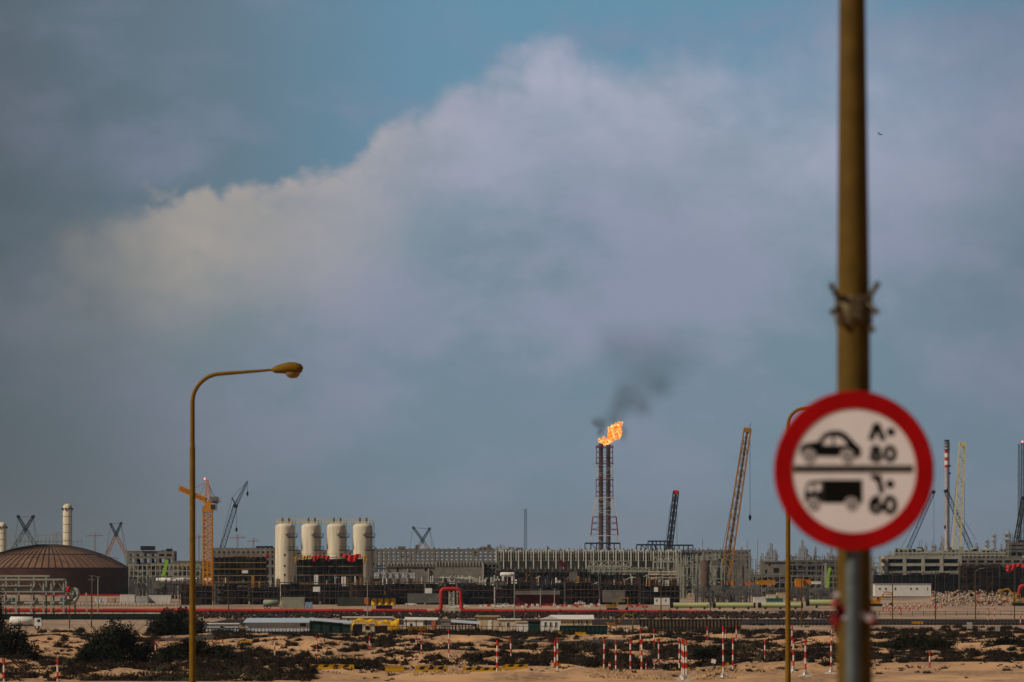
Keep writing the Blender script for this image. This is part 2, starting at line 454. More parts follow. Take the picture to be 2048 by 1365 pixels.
# ------------------------------------------------------------------ near street lamp column with the road sign
def near_lamp():
    Y = 24.3; s = Y / F
    g = TZ(X(1707, Y), Y)
    t = thing('street_lamp', (X(1708, Y), Y, g), 'thick ochre lamp column right behind the round speed limit sign, out of focus', 'lamp post')
    x0 = X(1709, Y); x1 = X(1704.5, Y)
    mb = MB()
    zt = Z(0, Y)
    mb.tube([(x0, Y, g), (x0, Y, Z(1365, Y)), (X(1707, Y), Y, Z(660, Y)), (x1, Y, zt), (x1 - .02, Y, zt + 4.5)], [0.096, 0.089, 33 * s, 26.5 * s, 0.05], 28)
    mb.box((x0, Y, g + .02), (.42, .42, .04))
    build('pole', mb, ochre_dull, t)
    mb = MB(); ax = x1 - .02
    pts = [(ax, Y, zt + 4.4)] + [(ax + 1.0 * (1 - math.cos(a)), Y, zt + 4.5 + 1.0 * math.sin(a)) for a in [R(k) for k in range(0, 91, 15)]] + [(ax + 2.6, Y, zt + 5.6)]
    mb.tube(pts, 0.045, 12); build('arm', mb, ochre, t)
    mb = MB(); mb.tube([(ax + 2.5, Y, zt + 5.6), (ax + 2.8, Y, zt + 5.64), (ax + 3.3, Y, zt + 5.68), (ax + 3.5, Y, zt + 5.66)], [.05, .13, .15, .06], 14)
    build('lamp_head', mb, ochre, t)
    # clamp with bent hook ends
    mb = MB(); cz = Z(618, Y); cx = X(1707.5, Y)
    mb.tube([(cx, Y, cz - 34 * s), (cx, Y, cz - 28 * s), (cx, Y, cz + 22 * s), (cx, Y, cz + 26 * s)], [35 * s, 38 * s, 38 * s, 34 * s], 26)
    hooks = [((1676, 597), (1663, 572)), ((1738, 597), (1754, 570)), ((1680, 612), (1664, 625)), ((1735, 606), (1752, 624)), ((1728, 636), (1744, 660))]
    for (a, b), (c, d) in hooks:
        p = P(a, b, Y - .06); q = P(c, d, Y - .10)
        mb.tube([p, q], 0.013, 8); mb.tube([q, q + Vector((0, -.03, 0))], 0.016, 8)
    mb.box((cx, Y - .10, cz), (.06, .05, .10)); mb.tube([(cx + .02, Y - .135, cz), (cx + .02, Y - .10, cz)], .018, 8)
    build('clamp', mb, mat('clamp_steel', (0.10, 0.075, 0.04), 0.5, 0.3, 0.3, 20), t)
near_lamp()

def tape():
    Y = 24.25; s = Y / F
    r = mat('tape_red', (0.22, 0.02, 0.02), 0.5, 0, 0.1, 4); w = mat('tape_white', (0.30, 0.25, 0.25), 0.5, 0, 0.1, 4)
    mb = MB(); cx = X(1709, Y); z = Z(1226, Y)
    for k in range(28):
        a0, a1 = 2 * math.pi * k / 28, 2 * math.pi * (k + 1) / 28
        mb.mi = (k // 3) % 2
        rr = .094; dz = lambda a: .02 * math.sin(a)
        mb.add([(cx + rr * math.cos(a0), Y + .05 + rr * math.sin(a0), z - .02 + dz(a0)), (cx + rr * math.cos(a1), Y + .05 + rr * math.sin(a1), z - .02 + dz(a1)),
                (cx + rr * math.cos(a1), Y + .05 + rr * math.sin(a1), z + .025 + dz(a1)), (cx + rr * math.cos(a0), Y + .05 + rr * math.sin(a0), z + .025 + dz(a0))], [(0, 1, 2, 3)])
    for (a, b, c, d, mi, wd) in [(1680, 1222, 1668, 1205, 0, .03), (1678, 1225, 1672, 1190, 1, .028), (1682, 1228, 1667, 1240, 0, .035), (1676, 1232, 1671, 1258, 0, .03),
                                 (1685, 1226, 1693, 1215, 0, .03), (1686, 1230, 1700, 1236, 1, .03), (1736, 1236, 1749, 1232, 1, .03), (1740, 1240, 1750, 1246, 0, .026)]:
        mb.mi = mi; p = P(a, b, Y - .06); q = P(c, d, Y - .12); mb.beam(p, q, wd, wd * 1.2)
    solo('barrier_tape', mb, [r, w], (cx, Y, z), 'red and white plastic tape knotted round the lamp column under the sign', 'tape')
tape()

def road_sign():
    Y = 23.95; s = Y / F; k = 400 / 1365.0
    cx, cz = X(1708, Y), Z(942, Y)
    g = TZ(cx, Y)
    t = thing('road_sign', (cx, Y, g), 'round red-rimmed speed limit sign for cars 80 and trucks 60 on a grey post', 'road sign')
    mb = MB(); mb.cyl(cx - .002, Y + .05, g, Z(800, Y), 0.036, None, 20); build('post', mb, galv, t)
    mb = MB(); ro, ri = 160.5 * s, 124 * s; n = 72
    vs = []
    for (r, y) in ((ro, Y + .004), (ro, Y - .006), (ro - .006, Y - .010), (ri, Y - .010), (ri, Y + .004)):
        vs += [(cx + r * math.cos(2 * math.pi * i / n), y, cz + r * math.sin(2 * math.pi * i / n)) for i in range(n)]
    mb.add(vs, [(j * n + i, j * n + (i + 1) % n, ((j + 1) % 5) * n + (i + 1) % n, ((j + 1) % 5) * n + i) for j in range(5) for i in range(n)])
    build('rim', mb, signred, t)
    mb = MB(); mb.prism([(cx + (ri + .002) * math.cos(2 * math.pi * i / n), cz + (ri + .002) * math.sin(2 * math.pi * i / n)) for i in range(n)], Y - .006, Y + .001)
    face = build('face', mb, signwhite, t)
    def q(x, y): return (X(1500 + x * k, Y), Z(740 + y * k, Y))
    layer = [0]
    def poly(mb, pts, lv): mb.prism([q(*p) for p in pts], Y - .0075 - .0012 * lv, Y - .005)
    def disc(mb, x, y, r, lv, ry=None): poly(mb, [(x + r * math.cos(2 * math.pi * i / 24), y + (ry or r) * math.sin(2 * math.pi * i / 24)) for i in range(24)], lv)
    def stroke(mb, pts, w, lv):
        for a, b in zip(pts, pts[1:]):
            d = Vector((b[0] - a[0], b[1] - a[1])); d.normalize(); nn = Vector((-d.y, d.x)) * w / 2
            poly(mb, [(a[0] + nn.x, a[1] + nn.y), (b[0] + nn.x, b[1] + nn.y), (b[0] - nn.x, b[1] - nn.y), (a[0] - nn.x, a[1] - nn.y)], lv)
    def ring(mb, x, y, rx, ry, w, lv, a0=0, a1=360):
        nn = 28; an = [R(a0 + (a1 - a0) * i / nn) for i in range(nn + 1)]
        for a, b in zip(an, an[1:]):
            poly(mb, [(x + rx * math.cos(a), y + ry * math.sin(a)), (x + rx * math.cos(b), y + ry * math.sin(b)),
                      (x + (rx - w) * math.cos(b), y + (ry - w) * math.sin(b)), (x + (rx - w) * math.cos(a), y + (ry - w) * math.sin(a))], lv)
    mb = MB()  # car
    poly(mb, [(340, 585), (342, 530), (365, 505), (465, 488), (500, 440), (530, 422), (570, 415), (612, 416), (650, 432), (690, 470), (725, 508), (752, 530), (757, 560), (748, 597)], 0)
    mb.mi = 1
    poly(mb, [(492, 512), (516, 470), (535, 460), (560, 457), (560, 516)], 1); poly(mb, [(577, 457), (612, 462), (640, 482), (664, 514), (577, 516)], 1)
    for x in (400, 660): disc(mb, x, 590, 50, 1)
    mb.mi = 0
    for x in (400, 660): disc(mb, x, 590, 43, 2)
    mb.mi = 1
    for x in (400, 660): ring(mb, x, 590, 32, 32, 12, 3)
    build('car_symbol', mb, [signblack, signwhite], face)
    mb = MB()  # truck
    poly(mb, [(500, 910), (500, 750), (765, 750), (765, 910)], 0)
    poly(mb, [(372, 905), (372, 835), (388, 775), (405, 760), (496, 752), (496, 905)], 0)
    mb.mi = 1
    poly(mb, [(390, 832), (404, 785), (432, 778), (432, 832)], 1); poly(mb, [(448, 832), (448, 778), (484, 776), (484, 815), (470, 832)], 1)
    for x in (430, 690): disc(mb, x, 918, 47, 1)
    mb.mi = 0
    for x in (430, 690): disc(mb, x, 918, 40, 2)
    mb.mi = 1
    for x in (430, 690): ring(mb, x, 918, 30, 30, 11, 3)
    build('truck_symbol', mb, [signblack, signwhite], face)
    mb = MB(); poly(mb, [(298, 652), (1112, 652), (1112, 702), (298, 702)], 0); build('dividing_bar', mb, signgrey, face)
    mb = MB()  # arabic eighty, latin 80
    stroke(mb, [(822, 480), (862, 366)], 38, 0); stroke(mb, [(862, 366), (908, 480)], 38, 1)
    disc(mb, 960, 424, 29, 0)
    ring(mb, 857, 545, 37, 33, 28, 0); ring(mb, 857, 594, 44, 38, 30, 1)
    ring(mb, 954, 572, 47, 60, 33, 0)
    build('upper_numerals', mb, signblack, face)
    mb = MB()  # arabic sixty, latin 60
    stroke(mb, [(834, 714), (848, 746), (888, 746)], 32, 0); stroke(mb, [(872, 716), (898, 838)], 34, 1)
    disc(mb, 955, 780, 29, 0)
    ring(mb, 857, 938, 47, 46, 33, 1); ring(mb, 873, 922, 62, 66, 33, 2, 170, 280)
    ring(mb, 954, 922, 50, 68, 35, 0)
    build('lower_numerals', mb, signblack, face)
road_sign()

def street_lamp(name, px_pole, py_top_arm, px_head, r_bend_px, pole_r, Y, base, label, grp, headpy):
    s = Y / F
    x = X(px_pole, Y); t = thing(name, (x, Y, base), label, 'lamp post', grp)
    zt = Z(py_top_arm, Y); r = r_bend_px * s
    mb = MB(); zj = Z(HOR - (HOR - 900), Y) if px_pole < 600 else Z(1000, Y)
    mb.tube([(x, Y, base), (x, Y, base + .5), (x, Y, zj)], [pole_r * 1.25, pole_r * 1.2, pole_r * .98], 16)
    build('pole', mb, ochre, t)
    mb = MB(); mb.cyl(x, Y, zj - .02, zj + .12, pole_r * 1.1, pole_r * .85, 16); build('collar', mb, ochre, t); mb = MB(); mb.box((x, Y, base + .03), (.45, .45, .05))
    for a in (-1, 1):
        for b in (-1, 1): mb.cyl(x + a * .17, Y + b * .17, base + .03, base + .16, .02, None, 6)
    build('base_plate', mb, ochre, t)
    mb = MB()
    up = (headpy - py_top_arm)   # rise of the arm in px
    hx = X(px_head, Y); hz = Z(headpy, Y)
    pts = [(x, Y, zj + .05), (x, Y, zt - r)] + [(x + r * (1 - math.cos(R(a))), Y, zt - r + r * math.sin(R(a)) * 1.0) for a in range(10, 86, 8)]
    pts += [(hx, Y, hz)]
    mb.tube(pts, [pole_r * .85, pole_r * .8] + [pole_r * .72] * (len(pts) - 3) + [pole_r * .45], 14)
    build('arm', mb, ochre, t)
    k = s * (1.0 if px_pole < 600 else 0.62)
    mb = MB()
    prof = [(-2, 3, 0), (4, 7, 0), (16, 9.5, 2), (32, 12, 3.5), (44, 12, 3), (54, 10, 1.5), (59, 5, 0)]
    mb.tube([(hx + a * k, Y, hz + c * k) for a, b, c in prof], [b * k for a, b, c in prof], 16)
    hd = build('lamp_head', mb, ochre, t)
    mb = MB(); bx = hx + 40 * k
    mb.tube([(bx - 1 * k, Y, hz - 5 * k), (bx - 1 * k, Y, hz - 10 * k), (bx - 2 * k, Y, hz - 15 * k), (bx - 2 * k, Y, hz - 17 * k)], [15 * k, 14.5 * k, 10 * k, 4 * k], 16)
    build('lamp_glass', mb, mat('amber_lamp_bowl', (0.16, 0.11, 0.035), 0.15, 0, 0.2, 6), hd)
    return t
street_lamp('street_lamp', 385, 748, 546, 58, 0.085, 149, TZ(X(385, 149), 149), 'tall ochre street lamp on left, curved arm reaching right to a drooping head', 'ochre street lamps along the embankment', 740)
street_lamp('street_lamp', 1576, 817, 1662, 34, 0.085, 183, TZ(X(1576, 183), 183), 'slim ochre street lamp half hidden by the round sign', 'ochre street lamps along the embankment', 810)

# birds
for i, (px, py) in enumerate([(1757.5, 266.5), (1759.5, 269.5), (1762.7, 269.5)]):
    Y = 420; c = P(px, py, Y)
    mb = MB()
    mb.tube([c + Vector((-.10, 0, .0)), c + Vector((0, 0, .01)), c + Vector((.09, 0, .02))], [.02, .05, .015], 8)
    for sg in (-1, 1):
        mb.add([c + Vector((-.05, 0, .02)), c + Vector((.05, 0, .02)), c + Vector((.0, sg * .14, .07)), c + Vector((-.04, sg * .26, .02))], [(0, 1, 2), (0, 2, 3)])
    solo('bird', mb, blackp, c, ['left and highest of the three tiny dark birds in the sky', 'middle bird of the three tiny dark ones in the sky', 'right hand bird of the three tiny dark ones in the sky'][i], 'bird', 'birds far off in the sky')

# ------------------------------------------------------------------ striped marker poles
tall = [(8, 1317, 1372, 0), (115.5, 1317, 1372, 0), (224.6, 1279, 1323.5, 0), (311, 1281, 1321, 0), (360, 1278, 1320, 0), (425, 1276, 1323.6, 0), (446, 1278, 1325.5, 0), (549.5, 1273, 1320, 0),
        (633.4, 1272, 1317, 0), (739, 1272, 1310, 0), (832.7, 1272, 1308, 0), (843, 1261, 1314, 0), (897.7, 1259, 1326, 0), (994, 1281, 1349, 0), (1022, 1277, 1331, 0),
        (1110, 1281.6, 1345, 0), (1115, 1275, 1348.6, 0), (1208, 1278, 1342, 0), (1231.8, 1281, 1345, 0), (1261, 1277, 1340, 0), (1283, 1278, 1343, 0), (1318, 1279, 1332, 0),
        (1358.7, 1278, 1337, 0), (1364.8, 1277, 1355, 1), (1367.8, 1280, 1361, 1), (1373, 1280, 1353, 1), (1446.8, 1253, 1356, 1), (1465.7, 1277, 1340, 0), (1530.2, 1280.8, 1337.3, 0),
        (1587, 1277, 1350, 1), (1610.8, 1279.6, 1355.8, 1), (1662.7, 1281, 1353.5, 1)]
far = [(1281, 1257, 1300), (1308.5, 1258, 1300), (1415, 1253, 1291), (1451.8, 1259, 1295), (1472.6, 1251, 1288), (1584.2, 1251, 1292), (1664, 1251, 1290), (1799.3, 1213.6, 1243), (1859.5, 1302, 1333.6),
       (1976, 1215.7, 1246), (1989, 1215.7, 1246), (2041, 1232, 1260)]
short = [(436, 1320, 1327), (1033.5, 1322, 1334), (1052, 1320, 1334), (1103.8, 1320, 1337), (1218, 1325, 1344), (1220.6, 1325, 1344), (1292, 1325, 1339), (1308.8, 1323, 1335)]
def marker(px, pt, pb, foot, w, stripe, label, grp, name='marker_pole'):
    Y = GY(pb); x = X(px, Y); z0 = TZ(x, Y); z1 = Z(pt, Y)
    n = max(3, round((z1 - z0) / stripe)); dz = (z1 - z0) / n; lean = random.uniform(-.012, .012) * (z1 - z0)
    t = thing(name, (x, Y, z0), label, 'marker pole', grp)
    mb = MB()
    for i in range(n):
        mb.mi = 0 if (n - 1 - i) % 2 == 0 else 1
        mb.tube([(x + lean * i / n, Y, z0 + dz * i), (x + lean * (i + 1) / n, Y, z0 + dz * (i + 1))], w / 2, 8)
    build('pole', mb, [poler, polew], t)
    mb = MB()
    if foot:
        mb.mi = 0
        mb.tube([(x, Y, z0 - .03), (x, Y, z0 + .06), (x, Y, z0 + .45)], [.42, .2, w * .7], 12); mb.box((x, Y, z0 + .03), (.95, .6, .10))
        for a in (0, 2.1, 4.2): mb.beam((x + .6 * math.cos(a), Y + .6 * math.sin(a), z0 + .05), (x, Y, z0 + .5), .05)
        build('foot', mb, polew, t)
    else:
        mb.box((x, Y, z0 + .02), (.3, .3, .10)); build('foot', mb, concrete, t)
i0 = i1 = 0
for px, pt, pb, foot in tall:
    if foot:
        i1 += 1; lab = '%s from left of the tall striped poles on flared white feet' % ordw(i1)
    else:
        i0 += 1; lab = '%s from left of the tall red-white poles planted straight in the near sand' % ordw(i0)
    marker(px, pt, pb, foot, .135 if pb > 1330 else .105, .43, lab, 'tall red and white striped poles on the near sand')
for i, (px, pt, pb) in enumerate(far):
    marker(px, pt, pb, 0, .13, .5, '%s from left of the thinner striped poles farther back, right of the flare' % ordw(i + 1), 'red and white poles standing farther back')
for i, (px, pt, pb) in enumerate(short):
    marker(px, pt, pb, 0, .09, .14, '%s from left of the knee-high striped stakes in the scrub' % ordw(i + 1), 'short red and white stakes', 'marker_stake')

# yellow and black concrete barriers half buried in sand
def barrier(px0, px1, pyt, pyb, stripes, label, grp='yellow painted barriers in the sand'):
    Y = GY(pyb); s = Y / F; x0, x1 = X(px0, Y), X(px1, Y); hh = (pyb - pyt) * s
    z = max(Z(pyb, Y), max(TZ(x0 + (x1 - x0) * i / 6, Y) for i in range(7)) - .12); L_ = x1 - x0
    mb = MB()
    prof = [(-.28, 0), (.28, 0), (.26, hh * .25), (.12, hh * .5), (.09, hh), (-.09, hh), (-.12, hh * .5), (-.26, hh * .25)]
    vs = [(x0, Y + a, z + b) for a, b in prof] + [(x1, Y + a, z + b) for a, b in prof]; n = 8
    mb.add(vs, [(i, (i + 1) % n, n + (i + 1) % n, n + i) for i in range(n)] + [tuple(range(n)), tuple(range(2 * n - 1, n - 1, -1))])
    if stripes:
        mb.mi = 1; k = int(L_ / .75)
        for i in range(k):
            a = x0 + .2 + i * (L_ - .3) / k
            fy = lambda b: Y - (.12 if b < .75 else .1) - .006
            mb.add([(a, Y - .125, z + hh * .55), (a + .38, Y - .125, z + hh * .55), (a + .56, Y - .096, z + hh * .98), (a + .18, Y - .096, z + hh * .98)], [(0, 1, 2, 3)])
    solo('road_barrier', mb, [yelpaint, blackp], ((x0 + x1) / 2, Y, z), label, 'barrier', grp)
barrier(620, 708, 1332, 1343, 1, 'yellow and black barrier lying behind the low sand heap on the left')
barrier(770, 808, 1333, 1344, 0, 'short plain yellow barrier end beside the long striped barrier')
barrier(832, 896, 1333, 1347, 1, 'long yellow and black chevron barrier left of the sand gap')
barrier(926, 1004, 1335, 1347, 1, 'yellow and black chevron barrier right of the sand gap')
barrier(1010, 1056, 1334, 1345, 1, 'small yellow and black barrier at the right end of the barrier row')
barrier(619, 642, 1283, 1290, 0, 'small yellow barrier block behind the left open sand')
barrier(480, 512, 1284, 1290, 0, 'weathered yellow barrier in scrub below the long white shed')
barrier(1102, 1124, 1266, 1273, 0, 'yellow barrier in front of the gabled white cabin')
barrier(1150, 1172, 1266, 1273, 0, 'yellow barrier in front of the green fence')
barrier(1824, 1846, 1243, 1250, 0, 'yellow barrier beside the far road on the right')

# little white board on a stick, and grey notice boards at right
def board(px, py0, py1, wpx, pyb, m, label, legs=1):
    Y = GY(pyb); s = Y / F; x = X(px, Y); z = TZ(x, Y)
    t = thing('notice_board', (x, Y, z), label, 'sign board')
    mb = MB()
    for dx in ((0,) if legs == 1 else (-wpx * s * .35, wpx * s * .35)): mb.cyl(x + dx, Y + .05, z, Z(py1, Y) + .1, .03, None, 8)
    build('post', mb, galv, t)
    mb = MB(); c = (x, Y, (Z(py0, Y) + Z(py1, Y)) / 2)
    mb.box(c, (wpx * s, .04, (py1 - py0) * s), 0, Matrix.Rotation(.25 if legs == 1 else 0, 3, 'Y')); build('panel', mb, m, t)
board(1427, 1319, 1327, 9, 1341, whitep, 'small tilted white board on a stick among striped poles')
board(1939, 1245, 1258, 11, 1268, concrete_l, 'grey rectangular notice board on two posts, left of the pair at right', 2)
board(1995, 1254, 1263, 10, 1272, concrete_l, 'smaller grey notice board, right of the pair at right', 2)

# yellow marker blocks near the pole feet
blk = [(1110, 1343), (1118, 1342), (1202, 1343), (1217, 1343), (1274, 1336), (1288, 1336), (1349, 1335), (1354, 1337), (1376, 1336), (1444, 1337), (1455, 1336), (1023, 1344), (1009, 1344)]
for i, (px, py) in enumerate(blk):
    Y = GY(py); x = X(px, Y); z = TZ(x, Y)
    mb = MB(); mb.mi = 0; mb.box((x, Y, z + .12), (.26, .2, .28)); mb.mi = 1; mb.box((x, Y, z + .31), (.2, .16, .1))
    solo('marker_block', mb, [yelpaint, blackp], (x, Y, z), '%s from left of the small yellow and black blocks near the pole feet' % ordw(sorted(b[0] for b in blk).index(px) + 1), 'marker block', 'yellow marker blocks')

# ------------------------------------------------------------------ vegetation
def leaf_dome(mb, c, rx, ry, rz, n, sz, up=0.5, shell=.55):
    for _ in range(n):
        while True:
            d = Vector((random.gauss(0, 1), random.gauss(0, 1), random.gauss(0, 1)))
            if d.length > .1: break
        d.normalize()
        if d.z < -.25 and up > 0: d.z = -d.z
        r = shell + (1 - shell) * random.random() ** .7
        r *= 1 + .18 * math.sin(d.x * 7 + c[0] * 3) * math.cos(d.y * 5 + d.z * 6)
        p = Vector((c[0] + d.x * rx * r, c[1] + d.y * ry * r, c[2] + d.z * rz * r))
        a = Vector((random.gauss(0, 1), random.gauss(0, 1), random.gauss(0, 1) + .3)).normalized() * sz * random.uniform(.6, 1.5)
        b = a.cross(Vector((random.gauss(0, 1), random.gauss(0, 1), random.gauss(0, 1)))).normalized() * sz * random.uniform(.3, .7)
        mb.add([p - a - b * .3, p + b, p + a, p - b], [(0, 1, 2, 3)])
def core(mb, c, rx, ry, rz, n=10):
    vs = []
    for j, (f, zf) in enumerate(((1.0, 0), (.95, .35), (.7, .7), (.2, .95))):
        for i in range(n):
            a = 2 * math.pi * i / n; k = f * random.uniform(.7, 1.0)
            vs.append((c[0] + rx * k * math.cos(a), c[1] + ry * k * math.sin(a), c[2] + rz * zf * random.uniform(.85, 1.05)))
    mb.add(vs, [(j * n + i, j * n + (i + 1) % n, (j + 1) * n + (i + 1) % n, (j + 1) * n + i) for j in range(3) for i in range(n)] + [tuple(range(3 * n, 4 * n))])
shrubs = []
for k in range(10):
    mb = MB(); lob = random.randint(2, 4)
    for _ in range(lob):
        c = (random.uniform(-.45, .45), random.uniform(-.3, .3), 0)
        rr = random.uniform(.3, .6); hz = random.uniform(.3, .75)
        core(mb, c, rr * .75, rr * .75, hz * .75, 8)
        leaf_dome(mb, c, rr, rr, hz, 95, .055)
    for _ in range(14):
        a = random.uniform(0, 6.28); l = random.uniform(.3, .8)
        mb.beam((0, 0, 0), (math.cos(a) * l * .7, math.sin(a) * l * .7, l), .025, .01)
    me_o = build('bush', mb, (scrubm2, scrubm, scrubm, mat('dusty_scrub', (0.040, 0.038, 0.022), 0.9, 0, 0.4, 0.9), scrubm)[k % 5])
    shrubs.append(me_o.data); bpy.data.objects.remove(me_o)
zones = [(430, 1120, 1264, 1286, 500), (380, 1100, 1306, 1342, 580), (1100, 1745, 1262, 1304, 480), (1100, 1560, 1300, 1338, 380), (1560, 1745, 1298, 1344, 170), (1745, 2048, 1256, 1303, 380),
         (1745, 2048, 1303, 1328, 190), (0, 400, 1262, 1322, 260), (0, 430, 1324, 1368, 260), (420, 620, 1332, 1362, 170), (480, 1100, 1285, 1308, 130), (730, 960, 1345, 1362, 10), (1745, 2048, 1330, 1358, 8),
         (-200, 0, 1265, 1360, 60), (2048, 2300, 1260, 1330, 100), (400, 1740, 1250, 1266, 60)]
cand = []
for (a, b, c, d, n) in zones:
    for _ in range(n * 3):
        if n <= 0: break
        px, py = random.uniform(a, b), random.uniform(c, d)
        Y = GY(py); x = X(px, Y)
        cl = mnoise.noise(Vector((x * .14, Y * .05, 2.3)))
        if cl < random.uniform(-.30, .12) and n > 20: continue
        n -= 1
        small = .55 if (a == 1745 and c == 1330) or c == 1345 else 1
        big = 1.25 if d >= 1300 and py > 1300 and 1100 < px < 1560 else 1
        cand.append((Y, x, random.uniform(.55, 1.35) * small * big, random.uniform(0, 6.28), random.randrange(10)))
cand.sort(key=lambda c: -c[2] / c[0])
vis = [c for c in cand if abs(c[1] / c[0] * F) < 1030]
ind = vis[:270]; indset = set(map(id, ind))
for (Y, x, sc, rz, k) in ind:
    o = bpy.data.objects.new('desert_bush', shrubs[k]); COL.objects.link(o)
    o.location = (x, Y, TZ(x, Y) - .05); o.rotation_euler = (0, 0, rz); o.scale = (sc * 1.45, sc * 1.2, sc * .85)
    tag(o, 'low dark dry bush growing among others on the sandy ground', 'bush', 'dry bushes scattered over the near sand')
mbs = MB(); VS = []; FS = []; off = 0
for (Y, x, sc, rz, k) in cand:
    if any(False for _ in ()): pass
rest = [c for c in cand if id(c) not in indset]
vv = {k: np.array([v.co[:] for v in shrubs[k].vertices]) for k in range(10)}
ff = {k: [tuple(p.vertices) for p in shrubs[k].polygons] for k in range(10)}
for (Y, x, sc, rz, k) in rest:
    c_, s_ = math.cos(rz), math.sin(rz); a = vv[k] * sc * np.array([1.3, 1.05, .8])
    VS.append(np.stack([a[:, 0] * c_ - a[:, 1] * s_ + x, a[:, 0] * s_ + a[:, 1] * c_ + Y, a[:, 2] + TZ(x, Y) - .05], -1))
    FS += [tuple(i + off for i in f) for f in ff[k]]; off += len(a)
me = bpy.data.meshes.new('desert_scrub'); me.from_pydata(np.concatenate(VS).tolist(), [], FS); me.materials.append(scrubm)
o = bpy.data.objects.new('desert_scrub', me); COL.objects.link(o)
tag(o, 'sparse dark dry scrub carpeting the sand in broken bands', 'scrub', kind='stuff')

def scatter(name, n, area, fn, m, label, cat, cond=.0):
    mb = MB(); k = 0
    while k < n:
        a, b, c, d = random.choice(area); px, py = random.uniform(a, b), random.uniform(c, d); Y = GY(py); x = X(px, Y)
        if mnoise.noise(Vector((x * .22, Y * .07, 8.1))) < cond + random.uniform(-.25, .15): continue
        k += 1; fn(mb, x, Y, TZ(x, Y))
    tag(build(name, mb, m), label, cat, kind='stuff')
def tuft(mb, x, y, z):
    r = random.uniform(.10, .30)
    for _ in range(9):
        a = random.uniform(0, 6.28); p = Vector((x + math.cos(a) * r * random.random(), y + math.sin(a) * r * random.random(), z - .02)); q = p + Vector((math.cos(a) * r, math.sin(a) * r, random.uniform(.4, 1.1) * r)); w = Vector((.035, 0, .02))
        mb.add([p - w, p + w, q + w, q - w], [(0, 1, 2, 3)])
def rock(mb, x, y, z):
    r = random.uniform(.04, .13); mb.box((x, y, z + r * .2), (r * 1.4, r, r), 0, Matrix.Rotation(random.uniform(0, 3), 3, Vector((random.random(), random.random(), 1)).normalized())
    )
ALL = [(0, 2048, 1262, 1340), (0, 1740, 1300, 1348), (380, 1740, 1262, 1300), (0, 620, 1330, 1366)]
scatter('dry_grass', 3600, ALL, tuft, scrubm2, 'short dry dark tufts scattered over the sand', 'grass')
scatter('pebbles', 5200, [(400, 1740, 1300, 1352), (1180, 1345, 1336, 1358), (1390, 1470, 1340, 1358), (820, 940, 1336, 1356), (0, 420, 1325, 1365)], rock, mat('desert_stone', (.34, .22, .12), .95, 0, .5, 5), 'loose stones strewn over the sand heaps', 'stones')
for px, py, sc in ((1346, 1344, .55), (1354, 1348, .6), (1363, 1350, .6), (1378, 1349, .6), (1388, 1345, .5), (1596, 1350, .5), (1125, 1346, .5), (1132, 1347, .45), (1086, 1347, .4)):
    Y = GY(py); x = X(px, Y); o = bpy.data.objects.new('desert_bush', shrubs[random.randrange(10)]); COL.objects.link(o); o.location = (x, Y, TZ(x, Y) - .05); o.scale = (sc, sc, sc * .7)
    tag(o, 'low dark dry bush growing among others on the sandy ground', 'bush', 'dry bushes scattered over the near sand')

def tree(px, pyt, pyb, wpx, label, n=2600, trunks=4, Y=None, lobes=9, sz=.09):
    Y = Y or GY(pyb); s = Y / F; x = X(px, Y); z0 = TZ(x, Y); h = Z(pyt, Y) - z0; w = wpx * s
    t = thing('tree', (x, Y, z0), label, 'tree')
    mb = MB(); mc = MB()
    for i in range(trunks):
        a = random.uniform(0, 6.28); dx = math.cos(a) * w * .12; dy = math.sin(a) * w * .12
        tip = (x + dx * 2.6, Y + dy * 2.6, z0 + h * random.uniform(.6, .85)); mid = (x + dx, Y + dy, z0 + h * .35)
        mb.tube([(x + dx * .2, Y + dy * .2, z0 - .05), mid, tip], [h * .025, h * .018, h * .006], 7)
        for _ in range(4):
            b = random.uniform(0, 6.28)
            mb.beam(Vector(mid).lerp(Vector(tip), random.random() * .7), Vector(tip) + Vector((math.cos(b) * w * .2, math.sin(b) * w * .2, random.uniform(-.1, .15) * h)), h * .012, h * .004)
    build('trunk', mb, bark, t)
    for i in range(lobes):
        f = i / (lobes - 1) - .5
        cx = x + f * w * .78 + random.uniform(-.05, .05) * w
        hh = h * (1 - 1.1 * f * f * 1.6) * random.uniform(.8, 1.0)
        rz_ = hh * random.uniform(.30, .42); rx = w * random.uniform(.12, .2)
        for lv in (0, 1, 2):
            cz = z0 + hh - rz_ * (.95 + lv * .85)
            if cz < z0 + rz_ * .3: cz = z0 + rz_ * .35
            cc = (cx + random.uniform(-.07, .07) * w, Y + random.uniform(-.25, .25) * w, cz)
            leaf_dome(mc, cc, rx, rx * 1.1, rz_, int(n * 1.5) // (lobes * 3), sz * 1.35, 0, .25)
            leaf_dome(mc, cc, rx * .6, rx * .7, rz_ * .62, 40, rx * .22, 0, .1)
    build('crown', mc, leafd, t)
tree(22, 1232, 1324, 96, 'dark bushy tree at the left edge, in front of the white tanker', 4200, sz=.08)
tree(-8, 1150, 1250, 40, 'dark tree cut by the left edge, behind the near bushy tree', 2600, Y=520)
tree(225, 1228, 1327, 138, 'dark bushy tree with several stems, between two striped poles', 6500, 6, sz=.085)
tree(352, 1203, 1270, 104, 'dark round tree right before the left lamp pole, near the pipeline', 4200, 4, sz=.12)
tree(392, 1268, 1327, 150, 'low wide dark bushes behind the base of the left lamp pole', 5200, 5, sz=.08)
tree(958, 1297, 1336, 34, 'small olive green bush tree in the middle of the near sand', 1100, 3, lobes=5, sz=.06)
tree(1840, 1264, 1303, 120, 'broad dark thicket right of the big lamp column', 3200, 5, sz=.07)
tree(2020, 1262, 1300, 110, 'broad dark thicket at the right edge of the scrub', 3200, 5, sz=.07)
